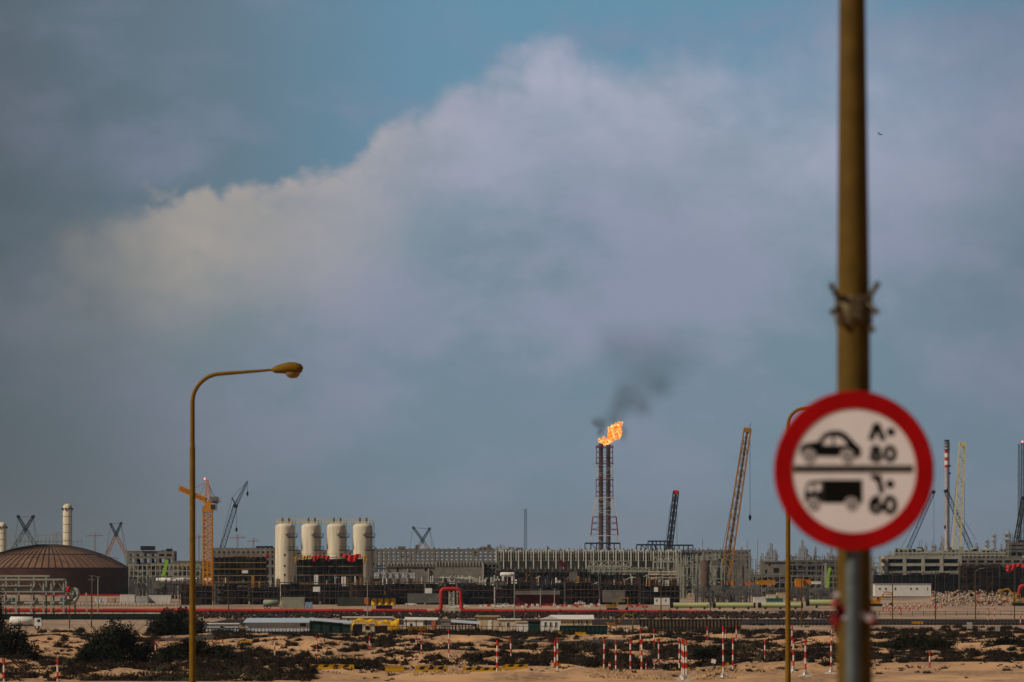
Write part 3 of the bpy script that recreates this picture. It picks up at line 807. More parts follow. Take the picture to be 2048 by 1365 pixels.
tree(1425, 1290, 1322, 90, 'dark low thicket behind the poles with flared feet', 2400, 5, sz=.06)

# ------------------------------------------------------------------ cabins and sheds in the middle distance
def cabin(px0, px1, pyt, pyb, label, wall, roofm, depth=2.6, windows=(), door=None, roof='flat', over=.15, Y=None, name='site_cabin', roofh=None, ac=None):
    Y = Y or GY(pyb); s = Y / F; x0, x1 = X(px0, Y), X(px1, Y); z0 = TZ((x0 + x1) / 2, Y); z1 = Z(pyt, Y)
    t = thing(name, ((x0 + x1) / 2, Y, z0), label, 'cabin')
    rh = roofh or .12
    mb = MB(); mb.b2(x0, x1, Y, Y + depth, z0 + .12, z1 - rh)
    n = max(2, int((x1 - x0) / .6))
    for i in range(n + 1): # panel battens
        a = x0 + (x1 - x0) * i / n; mb.b2(a - .015, a + .015, Y - .02, Y - .0005, z0 + .12, z1 - rh - .002)
    build('wall', mb, wall, t)
    mb = MB(); mb.b2(x0 + .1, x1 - .1, Y + .1, Y + depth - .1, z0 - .05, z0 + .118); build('plinth', mb, concrete_d, t)
    mb = MB()
    if roof == 'flat': mb.b2(x0 - over, x1 + over, Y - over, Y + depth + over, z1 - rh + .002, z1)
    elif roof == 'shed':
        vs = [(x0 - over, Y - over, z1 - rh + .002), (x1 + over, Y - over, z1 - rh + .002), (x1 + over, Y + depth + over, z1 - .05), (x0 - over, Y + depth + over, z1 - .05)]
        mb.add(vs + [(a, b, c + .06) for a, b, c in vs], [(0, 1, 2, 3), (4, 5, 6, 7), (0, 1, 5, 4), (1, 2, 6, 5), (2, 3, 7, 6), (3, 0, 4, 7)])
        mb.add([(x0, Y + depth, z1 - rh), (x1, Y + depth, z1 - rh), (x1, Y + depth, z1 - .06), (x0, Y + depth, z1 - .06)], [(0, 1, 2, 3)])
    else:
        xm = (x0 + x1) / 2
        mb.prism([(x0 - over, z1 - rh + .002), (x1 + over, z1 - rh + .002), (xm, z1)], Y - over, Y + depth + over)
    build('roof', mb, roofm, t)
    for (a, b, c, d) in windows:
        mb = MB(); mb.b2(X(a, Y) - .05, X(b, Y) + .05, Y - .05, Y - .003, Z(d, Y) - .05, Z(c, Y) + .05); w = build('window', mb, whitep, t)
        mb = MB(); mb.b2(X(a, Y), X(b, Y), Y - .06, Y - .051, Z(d, Y), Z(c, Y)); build('pane', mb, glassd, w)
    if door:
        a, b, c, d, dm = door
        mb = MB(); mb.b2(X(a, Y), X(b, Y), Y - .05, Y - .003, max(z0 + .15, Z(d, Y)), Z(c, Y)); dd = build('door', mb, dm, t)
        mb = MB(); mb.b2(X(b, Y) - .14, X(b, Y) - .08, Y - .10, Y - .051, z0 + 1.1, z0 + 1.22); build('handle', mb, darksteel, dd)
    if ac:
        mb = MB(); mb.b2(X(ac[0], Y), X(ac[1], Y), Y - .35, Y - .003, Z(ac[3], Y), Z(ac[2], Y)); build('air_conditioner', mb, whitep, t)
    return t, x0, x1, z0, z1, Y
cabin(394, 476, 1247, 1268, 'low grey-white cabin right of the left lamp pole', bluewhite, whitep, 2.6, [(402, 407, 1252, 1257), (440, 447, 1252, 1257)])
cabin(492, 618, 1238, 1266, 'long white shed with pale blue lower wall and shiny metal roof', bluewhite, mat('shiny_sheet_roof', (.50, .58, .68), .35, .2, .1, .5), 9, [(600, 612, 1247, 1254)], None, 'shed', .35, None, 'long_shed', .5)
def canopy(px0, px1, pyt0, pyt1, pyb, label, roofm, depth=3, posts=4, net=None, Y=None, cat='canopy'):
    Y = Y or GY(pyb); x0, x1 = X(px0, Y), X(px1, Y); z0 = TZ((x0 + x1) / 2, Y); za, zb = Z(pyt0, Y), Z(pyt1, Y)
    t = thing('canopy', ((x0 + x1) / 2, Y, z0), label, cat)
    mb = MB(); vs = [(x0 - .2, Y - .2, za), (x1 + .2, Y - .2, zb), (x1 + .2, Y + depth + .2, zb + .25), (x0 - .2, Y + depth + .2, za + .25)]
    mb.add(vs + [(a, b, c + .07) for a, b, c in vs], [(0, 1, 2, 3), (4, 5, 6, 7), (0, 1, 5, 4), (1, 2, 6, 5), (2, 3, 7, 6), (3, 0, 4, 7)]); build('roof', mb, roofm, t)
    for i in range(posts):
        f = i / (posts - 1); a = x0 + (x1 - x0) * f; zz = za + (zb - za) * f
        for yy, dz in ((Y, .01), (Y + depth, .22)):
            mb = MB(); mb.b2(a - .05, a + .05, yy - .05, yy + .05, z0 - .05, zz + dz - .02); build('post', mb, darksteel, t)
    if net:
        mb = MB(); mb.prism([(x0, z0), (x1, z0), (x1, zb - .1), (x0, za - .1)], Y + .08, Y + .13); build('netting', mb, net, t)
canopy(620, 700, 1241, 1248, 1267, 'sloping pale roofed lean-to with dark green net wall', bluewhite, 4, 5, greennet)
cabin(686, 784, 1234, 1262, 'cream cabin with grey flat roof behind the yellow tarpaulin', beige, whitep, 2.8, [(694, 699, 1238, 1243)], Y=640)
# stack under a yellow tarpaulin
def tarp_pile():
    Y = GY(1269); s = Y / F; x0, x1 = X(702, Y), X(797, Y); z0 = TZ(x0, Y)
    t = thing('covered_stores', ((x0 + x1) / 2, Y, z0), 'small dark kiosks and crates under a rumpled yellow tarpaulin', 'stores')
    mb = MB(); mb.b2(X(705, Y), X(724, Y), Y + .3, Y + 2.3, z0, Z(1249, Y)); build('crate', mb, mat('slate_panel', (.04, .05, .07), .8), t)
    mb = MB(); mb.b2(X(725, Y), X(749, Y), Y, Y + 2.3, z0 + .1, Z(1249, Y)); k = build('kiosk', mb, beige, t)
    mb = MB(); mb.tube([(X(735, Y), Y - .05, Z(1256, Y)), (X(735, Y), Y - .002, Z(1256, Y))], .28, 16); build('fan', mb, blackp, k)
    mb = MB(); mb.b2(X(750, Y), X(774, Y), Y + .4, Y + 2.3, z0, Z(1252, Y)); build('crate', mb, mat('rusty_panel', (.13, .06, .035), .8), t)
    mb = MB(); n = 40; m = 8; vs = []
    for i in range(n + 1):
        px = 700 + 98 * i / n
        top = 1242 + 2.0 * math.sin(i * .6) - 2 * math.sin(i * .17)
        if px < 706: top = 1268 - (px - 700) * 4
        hang = 5 + 3 * math.sin(i * .9) + (20 if px > 778 else 0)
        for j in range(m + 1):
            f = j / m
            if f < .4: y = Y - .15; z = Z(min(top + hang * (1 - f / .4), 1268), Y) + .0; y += .06 * math.sin(i * 1.7 + j)
            else: y = Y - .15 + (f - .4) / .6 * 2.7; z = Z(top, Y) + .12 * math.sin(i * 1.1 + j * 1.3)
            vs.append((X(px, Y), y, z))
    mb.smooth = True
    mb.add(vs, [(i * (m + 1) + j, (i + 1) * (m + 1) + j, (i + 1) * (m + 1) + j + 1, i * (m + 1) + j + 1) for i in range(n) for j in range(m)])
    build('tarpaulin', mb, tarpyel, t)
tarp_pile()
cabin(808, 846, 1239, 1266, 'small white hut with a dark doorway under a thin flat roof', whitep, whitep, 2.6, [], (820, 824, 1247, 1256, blackp))
canopy(812, 872, 1240, 1241, 1264, 'thin pale flat awning beside the small white hut', whitep, 2.0, 4, None, GY(1268))
def skip(px0, px1, pyt, pyb, label, m, Y=None):
    Y = Y or GY(pyb); x0, x1 = X(px0, Y), X(px1, Y); z0 = TZ((x0 + x1) / 2, Y); z1 = Z(pyt, Y); mb = MB(); w = (x1 - x0)
    mb.prism([(x0 + .15, z0), (x1 - .15, z0), (x1, z1), (x0, z1)], Y, Y + 1.6)
    for i in range(5): a = x0 + .3 + (w - .6) * i / 4; mb.b2(a - .04, a + .04, Y - .06, Y - .001, z0 + .05, z1 - .12)
    mb.b2(x0 - .05, x1 + .05, Y - .06, Y - .002, z1 - .1, z1 + .002)
    solo('skip', mb, m, ((x0 + x1) / 2, Y, z0), label, 'skip')
skip(815, 853, 1254, 1269, 'mustard yellow skip in front of the small white hut', mat('mustard', (.25, .13, .008), .7), GY(1269.5))
mb = MB(); Y = GY(1266); z0 = TZ(X(868, Y), Y)
mb.b2(X(863, Y), X(873, Y), Y, Y + .5, z0 + .5, Z(1238, Y)); mb.b2(X(864, Y), X(865.5, Y), Y, Y + .1, z0, z0 + .55); mb.b2(X(870.5, Y), X(872, Y), Y, Y + .1, z0, z0 + .55)
solo('orange_cabinet', mb, mat('faded_orange', (.35, .12, .06), .8), (X(868, Y), Y, z0), 'faded orange cabinet on legs right of the small white hut', 'cabinet')
canopy(905, 957, 1245, 1249, 1266, 'long low grey canopy roof leading to the beige cabins', bluewhite, 3.0, 9)
mb = MB(); Y = 640.0; x0 = X(882, Y)
mb.b2(x0, X(900, Y), Y, Y + 2, 0.3, Z(1243, Y)); mb.b2(x0 - .1, X(900, Y) + .1, Y - .1, Y + 2.1, Z(1243, Y), Z(1242, Y) + .05)
solo('generator_box', mb, concrete, (x0, Y, 0), 'small grey generator box left of the long low canopy', 'generator')
cabin(954, 996, 1232, 1264, 'tall beige cabin with a white door, leftmost of the beige cabins', beige, beige, 3, [], (976, 984, 1241, 1263, whitep), 'flat', .25)
cabin(997, 1040, 1238, 1265, 'light beige cabin with one small window in the middle', mat('pale_beige', (.47, .40, .31), .8, 0, .1, 1), whitep, 2.8, [(1014, 1018, 1245, 1254), (998.5, 1000.5, 1245, 1253)])
cabin(1033, 1056, 1243, 1266, 'narrow hut of white vertical sheeting beside the beige cabin', whitep, beige, 2.4, Y=GY(1267.5))
cabin(1057, 1080, 1242, 1269, 'dark green net shelter between two white cabins', greennet, scafbrown, 2.4)
cabin(1081, 1121, 1233, 1268, 'white gabled cabin with three narrow windows', whitep, whitep, 3, [(1089, 1092, 1245, 1254), (1099.5, 1102.5, 1245, 1254), (1110, 1113, 1245, 1254)], None, 'gable', .1, None, 'site_cabin', .4)
cabin(1105, 1184, 1231, 1262, 'cream cabin with four windows and a white pitched roof', beige, whitep, 4, [(1145, 1148, 1241, 1250), (1156, 1159, 1241, 1250), (1162, 1165, 1241, 1250), (1172, 1176, 1241, 1250)], None, 'shed', .3, 650, 'site_cabin', .55)
def fence(px0, px1, pyt, pyb, n, label, m, panel=None, Y=None, name='fence', rail=2):
    Y = Y or GY(pyb); x0, x1 = X(px0, Y), X(px1, Y); z0 = TZ((x0 + x1) / 2, Y); z1 = Z(pyt, Y)
    t = thing(name, ((x0 + x1) / 2, Y, z0), label, 'fence')
    for i in range(n):
        a = x0 + (x1 - x0) * i / (n - 1); mb = MB(); mb.b2(a - .035, a + .035, Y - .035, Y + .035, z0 - .2, z1); build('post', mb, m, t)
    mb = MB()
    for k in range(rail):
        zz = z0 + (z1 - z0) * (.35 + .6 * k / max(1, rail - 1)) if rail > 1 else z1 - .1
        mb.b2(x0, x1, Y - .06, Y - .036, zz - .03, zz + .03)
    build('rail', mb, m, t)
    if panel:
        mb = MB(); mb.b2(x0, x1, Y + .04, Y + .06, z0, z1 - .08); build('netting', mb, panel, t)
fence(1120, 1214, 1251, 1272, 12, 'dark green netted fence in front of the cream cabin', greenfence, greennet)
fence(1280, 1482, 1238, 1264, 30, 'long fence of dark thin posts right of the cabins', darksteel, mat('dusty_mesh', (.10, .075, .05), .95, 0, .4, .5), None)
fence(1165, 1300, 1256, 1266, 18, 'low wire fence before the small sand heap', darksteel)
fence(395, 700, 1256, 1268, 44, 'low thin-posted fence along the white sheds', darksteel)
fence(700, 1110, 1252, 1271, 40, 'thin wire fence passing before the cabins', darksteel, Y=GY(1271))
fence(0, 360, 1228, 1252, 36, 'dark wire fence behind the left trees', darksteel, greenfence, Y=790)
fence(-60, 2110, 1222.5, 1232, 100, 'very long dark guard rail along the far side of the asphalt road', darksteel, Y=860, rail=2)
fence(1500, 1760, 1240, 1252, 36, 'thin dark fence on the right between lamp column and road', darksteel, Y=GY(1252))
fence(1760, 2048, 1242, 1251, 40, 'low dark fence beside the road at the right', darksteel, Y=GY(1251))
fence(1330, 1750, 1318, 1338, 26, 'faint wire fence across the near sand on the right', darksteel, Y=GY(1336), rail=2)

# dark berm rocks between road and pipeline
def rubble(px0, px1, pyt, pyb, n, m, label, sz, spreadY=30, name='rubble', Y=None):
    Y = Y or GY(pyb); mb = MB()
    for _ in range(n):
        y = Y + random.uniform(0, spreadY); x = X(random.uniform(px0, px1), y); r = sz * random.uniform(.4, 1.3)
        hz = (Z(pyt, Y)) * (1 - abs(random.uniform(-1, 1)) ** 1.5) * .8
        q = Matrix.Rotation(random.uniform(0, 3), 3, Vector((random.random(), random.random(), 1)).normalized())
        mb.box((x, y, TZ(x, y) + r * .25 + max(0, hz)), (r, r * .9, r * .7), 0, q)
    tag(build(name, mb, m, None, (X((px0 + px1) / 2, Y), Y, 0)), label, 'rubble', kind='stuff')
rubble(1862, 2040, 1199, 1214, 800, mat('sandstone_rubble', (.30, .22, .16), .95, 0, .5, 1), 'pale rubble strewn on the sand bank at the right', .5, 250, 'rubble', GY(1214))
rubble(390, 1750, 1236, 1240, 3000, mat('dark_spoil', (.032, .020, .017), .95, 0, .5, .6), 'dark broken spoil between the road and the red pipeline', .42, 110, 'spoil', 800)
rubble(1190, 1300, 1254, 1264, 160, stone, 'grey rubble at the foot of the small sand heap', .35, 6, 'rubble', 625)

# ------------------------------------------------------------------ red pipeline
def arc_path(pts, r, k=5):
    pts = [Vector(p) for p in pts]; out = [pts[0]]
    for a, b, c in zip(pts, pts[1:], pts[2:]):
        u = (a - b).normalized(); v = (c - b).normalized()
        p0, p1 = b + u * r, b + v * r
        for i in range(k + 1):
            f = i / k; out.append(p0.lerp(b, f).lerp(b.lerp(p1, f), f))
    out.append(pts[-1]); return out
Y = 900.0; zp = Z(1222, Y)
t = thing('pipeline', (0, Y, 0), 'long bright red pipeline crossing the site with a raised square loop', 'pipeline')
mb = MB(); mb.tube(arc_path([(X(-60, Y), Y, zp + .1), (X(882, Y), Y, zp), (X(882, Y), Y, Z(1178, Y)), (X(921, Y), Y, Z(1178, Y)), (X(923, Y), Y, zp), (X(1422, Y), Y, zp - .3)], .85), .35, 16)
build('pipe', mb, pipered, t)
for px in (20, 150, 250, 420, 505, 590, 665, 770, 835, 985, 1050, 1120, 1200, 1290, 1340, 1421):
    mb = MB(); x = X(px, Y); mb.tube([(x - .09, Y, zp), (x + .09, Y, zp)], .43, 16); build('flange', mb, mat('flange_rust', (.16, .035, .025), .8), t)
for px in (470, 545, 622, 700, 797, 873, 960, 1022, 1076, 1158, 1240, 1396, 300, 180, 60):
    mb = MB(); x = X(px, Y); mb.b2(x - .18, x + .18, Y - .25, Y + .25, -.05, zp - .42); mb.b2(x - .3, x + .3, Y - .45, Y + .45, zp - .6, zp - .44)
    mb.beam((x - .1, Y - .2, zp - .45), (x - .5, Y - .2, -.1), .12); build('support', mb, whitesteel, t)
for px in (862, 1384, 735): 
    mb = MB(); mb.tube([(X(px - 8, Y), Y, zp), (X(px + 8, Y), Y, zp)], .365, 16); build('faded_sleeve', mb, mat('pink_sleeve', (.45, .18, .15), .6), t)
t = thing('pipe_tower', (X(903, Y), Y + .9, 0), 'pale lattice tower holding up the red pipe loop', 'support tower')
mb = MB(); mb.lattice((X(903, Y), Y + .1, 0), (X(903, Y), Y + .1, Z(1181, Y) - .2), .9, .13, 6); build('frame', mb, whitesteel, t)
mb = MB(); mb.b2(X(896, Y), X(910, Y), Y - .4, Y + .5, -.05, .3); build('footing', mb, concrete, t)
# pale green pipe strings lying at the right
Yg = 1000.0
for i, (a, b, pc, r) in enumerate([(1340, 1423, 1211, 5.2), (1425, 1511, 1211, 5.2), (1516, 1606, 1211, 5.2), (1612, 1740, 1206, 6.2)]):
    yy = Yg + (30 if i == 3 else 0); s = yy / F
    mb = MB(); mb.mi = 0; mb.tube([(X(a + 6, yy), yy, Z(pc, yy)), (X(b - 4, yy), yy, Z(pc, yy))], r * s, 20)
    mb.mi = 1; mb.tube([(X(a, yy), yy, Z(pc, yy)), (X(a + 6.2, yy), yy, Z(pc, yy))], r * s * 1.06, 20); mb.tube([(X(b - 4.2, yy), yy, Z(pc, yy)), (X(b, yy), yy, Z(pc, yy))], r * s * 1.06, 20)
    for k in range(3): 
        x = X(a + (b - a) * (k + .5) / 3, yy); mb.b2(x - .2, x + .2, yy - .5, yy + .5, 0, Z(pc, yy) - r * s * .9)
    solo('pipe_section', mb, [pipegreen, blackp], (X(a, yy), yy, 0), ['leftmost pale green pipe section, beside the small white cabin', 'second pale green pipe section from the left', 'third pale green pipe section from the left', 'thick raised pale green pipe section nearest the lamp column'][i], 'pipe', 'pale green pipe sections')

# ------------------------------------------------------------------ pipe rack at left
def rack_left():
    Y = 860.0
    t = thing('pipe_rack', (X(70, Y), Y, 0), 'beige steel pipe rack at the left edge with bent pale pipes', 'pipe rack')
    for px in (-20, 6, 32, 62, 87, 102, 127):
        mb = MB(); top = 1154 if px < 90 else 1160
        for yy in (Y, Y + 5): mb.beam((X(px, Y), yy, -.05), (X(px, Y), yy, Z(top, Y)), .28)
        build('column', mb, palesteel, t)
    mb = MB()
    for (a, b, c, w) in ((-20, 94, 1152.5, .32), (-20, 127, 1159.5, .3), (-20, 127, 1184, .2), (-20, 60, 1172, .15)):
        for yy in (Y - .3, Y + 5): mb.beam((X(a, Y), yy, Z(c, Y)), (X(b, Y), yy, Z(c, Y)), w)
    for px in (-20, 6, 32, 62, 87, 127):
        for c in (1159.5, 1184, 1208): mb.beam((X(px, Y), Y, Z(c, Y)), (X(px, Y), Y + 5, Z(c, Y)), .22)
    build('beam', mb, palesteel, t)
    mb = MB()
    for a, b in ((6, 32), (62, 87), (102, 127), (-20, 6)):
        mb.beam((X(a, Y), Y - .1, Z(1208, Y)), (X(b, Y), Y - .1, Z(1186, Y)), .14); mb.beam((X(a, Y), Y + 5, Z(1228, Y)), (X(b, Y), Y + 5, Z(1208, Y)), .14)
        mb.beam((X(a, Y), Y - .1, Z(1182, Y)), (X((a + b) / 2, Y), Y - .1, Z(1161, Y)), .12); mb.beam((X(b, Y), Y - .1, Z(1182, Y)), (X((a + b) / 2, Y), Y - .1, Z(1161, Y)), .12)
    build('brace', mb, palesteel, t)
    for k, (yy, top, ex) in enumerate(((Y + .8, 1179, 160), (Y + 2.4, 1180, 152), (Y + 4, 1181, 146))):
        mb = MB(); mb.tube(arc_path([(X(-60, yy), yy, Z(top, yy)), (X(ex, yy), yy, Z(top, yy)), (X(ex - 10, yy), yy, Z(1207, yy)), (X(-60, yy), yy, Z(1207, yy))], 1.3), .36, 14)
        build('pipe', mb, palesteel, t)
    mb = MB(); mb.tube([(X(137, Y), Y + .5, Z(1189, Y)), (X(135, Y), Y + .2, Z(1180, Y)), (X(138, Y), Y + .3, Z(1174, Y))], [.1, .42, .25], 10); build('wrap', mb, tarpred, t)
    for px in (150, 173): 
        mb = MB(); mb.beam((X(px, Y), Y + 1, -.05), (X(px - 2, Y), Y + 1, Z(1186, Y)), .3); build('column', mb, palesteel, t)
rack_left()

# ------------------------------------------------------------------ vehicles
def wheels(t, xs, Y, z, r, wd, yo):
    for x in xs:
        for y in yo:
            mb = MB(); mb.tube([(x, Y + y, z + r), (x, Y + y + wd, z + r)], r, 16); w = build('wheel', mb, tyre, t)
            mb = MB(); mb.tube([(x, Y + y - .01, z + r), (x, Y + y - .001, z + r)], r * .5, 12); build('rim', mb, whitep, w)
def tanker(px, pyb, length, dirn, label, tank, cabm, Y=None, k=.55):
    Y = Y or GY(pyb); x = X(px, Y); z = TZ(x, Y)
    t = thing('tanker_truck', (x, Y, z), label, 'truck'); Lh = length / 2; d = dirn
    mb = MB(); mb.tube([(x - Lh * d, Y + 1.2, z + 2.1), (x - (Lh - .25) * d, Y + 1.2, z + 2.1), (x + (Lh - 2.4) * d, Y + 1.2, z + 2.1), (x + (Lh - 2.2) * d, Y + 1.2, z + 2.1)], [.7, 1.05, 1.05, .7], 20); build('tank', mb, tank, t)
    mb = MB(); mb.b2(x - Lh, x + Lh, Y + .4, Y + 2.0, z + .75, z + 1.0); build('chassis', mb, darksteel, t)
    mb = MB(); cx = x + (Lh - .9) * d
    mb.prism([(cx - .9 * d, z + .8), (cx + .9 * d, z + .8), (cx + .9 * d, z + 1.8), (cx + .6 * d, z + 2.8), (cx - .9 * d, z + 2.8)], Y + .05, Y + 2.35); c = build('cab', mb, cabm, t)
    mb = MB(); mb.b2(cx - .2, cx + .5, Y + .01, Y + .045, z + 1.8, z + 2.5); build('window', mb, glassd, c)
    wheels(t, [x - (Lh - .8) * d, x - (Lh - 2) * d, x + (Lh - 1.2) * d], Y, z, .5, .35, (.1, 1.95)); t.scale = (k, k, k)
tanker(51, 1259, 8.0, 1, 'white tanker truck parked behind the trees at the left edge', whitep, whitep, 662)
tanker(548, 1219, 7.5, 1, 'short tanker truck with dull olive tank left of the grey container', mat('tank_olive', (.20, .24, .17), .6), beige, 1010, .6)
def pickup(px, pyb, label, m, d=1, Y=None, grp=None):
    Y = Y or GY(pyb); x = X(px, Y); z = TZ(x, Y)
    t = thing('pickup_truck', (x, Y, z), label, 'pickup', grp)
    mb = MB(); mb.prism([(x - 2.5, z + .4), (x + 2.5, z + .4), (x + 2.5 if d > 0 else x + 2.5, z + .95), (x + 1.5 * 1, z + 1.05), (x - 2.5, z + 1.05)], Y, Y + 1.8); build('body', mb, m, t)
    mb = MB(); mb.prism([(x - .9, z + 1.052), (x + 1.4, z + 1.052), (x + .8, z + 1.75), (x - .8, z + 1.75)], Y + .1, Y + 1.7); c = build('cabin', mb, m, t)
    mb = MB(); mb.prism([(x - .7, z + 1.1), (x + .15, z + 1.1), (x + .1, z + 1.62), (x - .62, z + 1.62)], Y + .06, Y + .095); mb.prism([(x + .25, z + 1.1), (x + 1.1, z + 1.1), (x + .72, z + 1.62), (x + .25, z + 1.62)], Y + .06, Y + .095); build('window', mb, glassd, c)
    wheels(t, [x - 1.6, x + 1.6], Y, z, .36, .25, (-.03, 1.6)); t.scale = (.5, .5, .5)
pk = [(905, 1218, 'white pickup parked just left inside the red pipe loop', whitep), (925, 1216, 'white pickup just right of the red pipe loop', whitep), (998, 1216, 'white pickup left of the slim pole, beside barriers', whitep), (1012, 1215, 'white pickup facing another, by the slim pole', whitep),
      (1880, 1189, 'small white van-like pickup on top of the sand bank', whitep), (1930, 1190, 'blue pickup on the sand bank', bluep), (1962, 1188, 'red pickup on the sand bank', pipered), (822, 1212, 'white pickup behind the yellow tanks', whitep), (1160, 1210, 'white pickup beside barriers left of the excavator', whitep), (1540, 1206, 'white pickup behind the pale green pipes', whitep)]
for a in pk: pickup(a[0], a[1], a[2], a[3], 1, 1322 if a[0] > 1800 else None, 'pickups parked in the works')
def excavator(px, pyb, s, d, label, Y=None, m=yelpaint):
    Y = Y or GY(pyb); x = X(px, Y); z = TZ(x, Y); t = thing('excavator', (x, Y, z), label, 'excavator', 'excavators on site')
    for yo in (0, 2.0):
        mb = MB(); mb.prism([(x - 1.9 * s, z + .1), (x - 1.5 * s, z - .02), (x + 1.5 * s, z - .02), (x + 1.9 * s, z + .1), (x + 1.9 * s, z + .6 * s), (x + 1.5 * s, z + .8 * s), (x - 1.5 * s, z + .8 * s), (x - 1.9 * s, z + .6 * s)], Y + yo, Y + yo + .5); build('track', mb, darksteel, t)
    mb = MB(); mb.b2(x - 1.9 * s, x + 1.3 * s, Y + .1, Y + 2.4, z + .85 * s, z + 1.9 * s); mb.b2(x - 2.0 * s, x - 1.2 * s, Y + .2, Y + 2.3, z + .9 * s, z + 2.1 * s); build('body', mb, m, t)
    mb = MB(); mb.prism([(x + d * .1 * s, z + 1.9 * s), (x + d * 1.3 * s, z + 1.9 * s), (x + d * 1.1 * s, z + 2.9 * s), (x + d * .1 * s, z + 2.9 * s)], Y, Y + 1.0); c = build('cab', mb, m, t)
    mb = MB(); mb.b2(x + d * .25 * s, x + d * .95 * s, Y - .03, Y - .002, z + 2.1 * s, z + 2.75 * s); build('window', mb, glassd, c)
    e = Vector((x + d * 3.0 * s, Y + 1.5, z + 4.3 * s)); k = Vector((x + d * 5.0 * s, Y + 1.5, z + 3.9 * s)); f = Vector((x + d * 4.8 * s, Y + 1.5, z + .9 * s))
    mb = MB(); mb.beam((x + d * 1.0 * s, Y + 1.5, z + 1.7 * s), e, .5 * s, .4 * s); mb.beam(e, k, .42 * s, .34 * s); build('boom', mb, m, t)
    mb = MB(); mb.beam(k + Vector((0, 0, .3)), f, .36 * s, .26 * s); build('stick', mb, m, t)
    mb = MB(); mb.beam(e + Vector((0, 0, -.8 * s)), k + Vector((0, 0, -.4 * s)), .14); mb.beam(k + Vector((0, 0, -.4 * s)), f, .12); mb.prism([(f.x - .6 * s, f.z), (f.x + .3 * s, f.z + .2), (f.x + .2 * s, f.z - .8 * s), (f.x - .8 * s, f.z - .6 * s)], Y + 1.1, Y + 1.9); build('bucket', mb, darksteel, t)
excavator(1225, 1222, .62, 1, 'yellow excavator standing by the red pipeline, arm folded to the right', 962, mat('excavator_yellow', (.28, .15, .015), .6))
excavator(1228, 1262, .52, 1, 'smaller yellow excavator with dark cab near the sand heap', 650, mat('excavator_dark', (.20, .10, .02), .6))
excavator(1752, 1213, .75, 1, 'orange excavator right of the big lamp column', 1080, craneyel)
excavator(2042, 1212, .9, -1, 'yellow excavator at the right edge behind the red pipe', 1090, yelpaint)

def container(px0, px1, pyt, pyb, label, m, Y=None, name='shipping_container', grp=None, depth=2.4):
    Y = Y or GY(pyb); x0, x1 = X(px0, Y), X(px1, Y); z1 = Z(pyt, Y); z0 = TZ((x0 + x1) / 2, Y) if pyb else 0
    if pyb: z0 = max(z0, min(Z(pyb, Y), z1 - .8))
    mb = MB(); mb.b2(x0, x1, Y, Y + depth, z0, z1)
    n = max(3, int((x1 - x0) / .35))
    for i in range(n): a = x0 + (x1 - x0) * (i + .5) / n; mb.b2(a - .06, a + .06, Y - .05, Y - .002, z0 + .15, z1 - .15)
    for c, d in ((z0, z0 + .15), (z1 - .15, z1)): mb.b2(x0 - .02, x1 + .02, Y - .07, Y - .001, c + .001, d + .002)
    solo(name, mb, m, ((x0 + x1) / 2, Y, z0), label, 'container', grp)
container(563, 609, 1195, 1218, 'large grey-green container behind the red pipeline', mat('container_grey', (.30, .29, .22), .7, 0, .2, .5), 1005)
container(611, 617.5, 1205, 1219, 'pale blue portable toilet right of the grey container, left of two', mat('toilet_blue', (.25, .36, .50), .6), 1002, 'portable_toilet', 'blue portable toilets', 1.2)
container(618.5, 624.5, 1205, 1219, 'pale blue portable toilet right of the grey container, right of two', mat('toilet_blue', (.25, .36, .50), .6), 1002, 'portable_toilet', 'blue portable toilets', 1.2)
container(752, 784, 1211, 1220, 'low dark flatbed box with grey top in front of yellow tanks', darksteel, 975)
container(1032, 1118, 1185, 1212, 'long dark red low building with grey roof behind the pipeline', mat('maroon', (.10, .008, .012), .7), 1095, 'low_building', None, 5)
container(1030, 1120, 1182.5, 1187, 'grey roof band of stacked sheet over the dark red building', concrete, 1094, 'roof_sheeting', None, 7)
container(1206, 1250, 1181, 1205, 'beige grey concrete box building behind the yellow excavator', concrete, 1100, 'concrete_box', None, 4)
container(815, 880, 1188, 1206, 'long grey tent-like store right of the yellow tanks', mat('store_grey', (.13, .135, .125), .8, 0, .3, .4), 1085, 'store', None, 5)
container(675, 740, 1196, 1214, 'dark olive store left of the yellow tanks', mat('olive_store', (.05, .055, .04), .8, 0, .4, .4), 1085, 'store', None, 5)
cabin(1309, 1339, 1194, 1209, 'small white cabin left of the pale green pipes', whitep, greenfence, 2.6, [(1312, 1314, 1199, 1203), (1330, 1332, 1199, 1203)], None, 'flat', .1, 1100)
cabin(1750, 1862, 1168, 1192, 'long white prefabricated office block on the sand bank at right', whitep, bluewhite, 8, [(a, a + 3, 1176, 1180) for a in (1758, 1770, 1789, 1820, 1832)] + [(1854, 1855.5, 1175, 1181)], None, 'flat', .15, 1330, 'prefab_office')
for i, px in enumerate((748.5, 761, 774, 786)):
    Y = 1050; s = Y / F; x = X(px, Y); z0 = TZ(x, Y)
    mb = MB(); r = 5.6 * s; zt = Z(1193, Y)
    mb.rev(x, Y, [(r * .98, z0 + .5), (r, z0 + .7), (r, zt - .4), (r * .8, zt - .12), (r * .3, zt), (.02, zt)], 20)
    for a in (.7, 2.3, 3.9, 5.5): mb.b2(x + r * .85 * math.cos(a) - .05, x + r * .85 * math.cos(a) + .05, Y + r * .85 * math.sin(a) - .05, Y + r * .85 * math.sin(a) + .05, z0 - .05, z0 + .6)
    solo('storage_tank', mb, tarpyel, (x, Y, z0), '%s from left in the row of four yellow upright tanks' % ordw(i + 1), 'tank', 'yellow upright tanks')
container(738, 800, 1189.5, 1192, 'thin dark roof over the four yellow tanks', darksteel, 1049, 'tank_roof', None, 3)
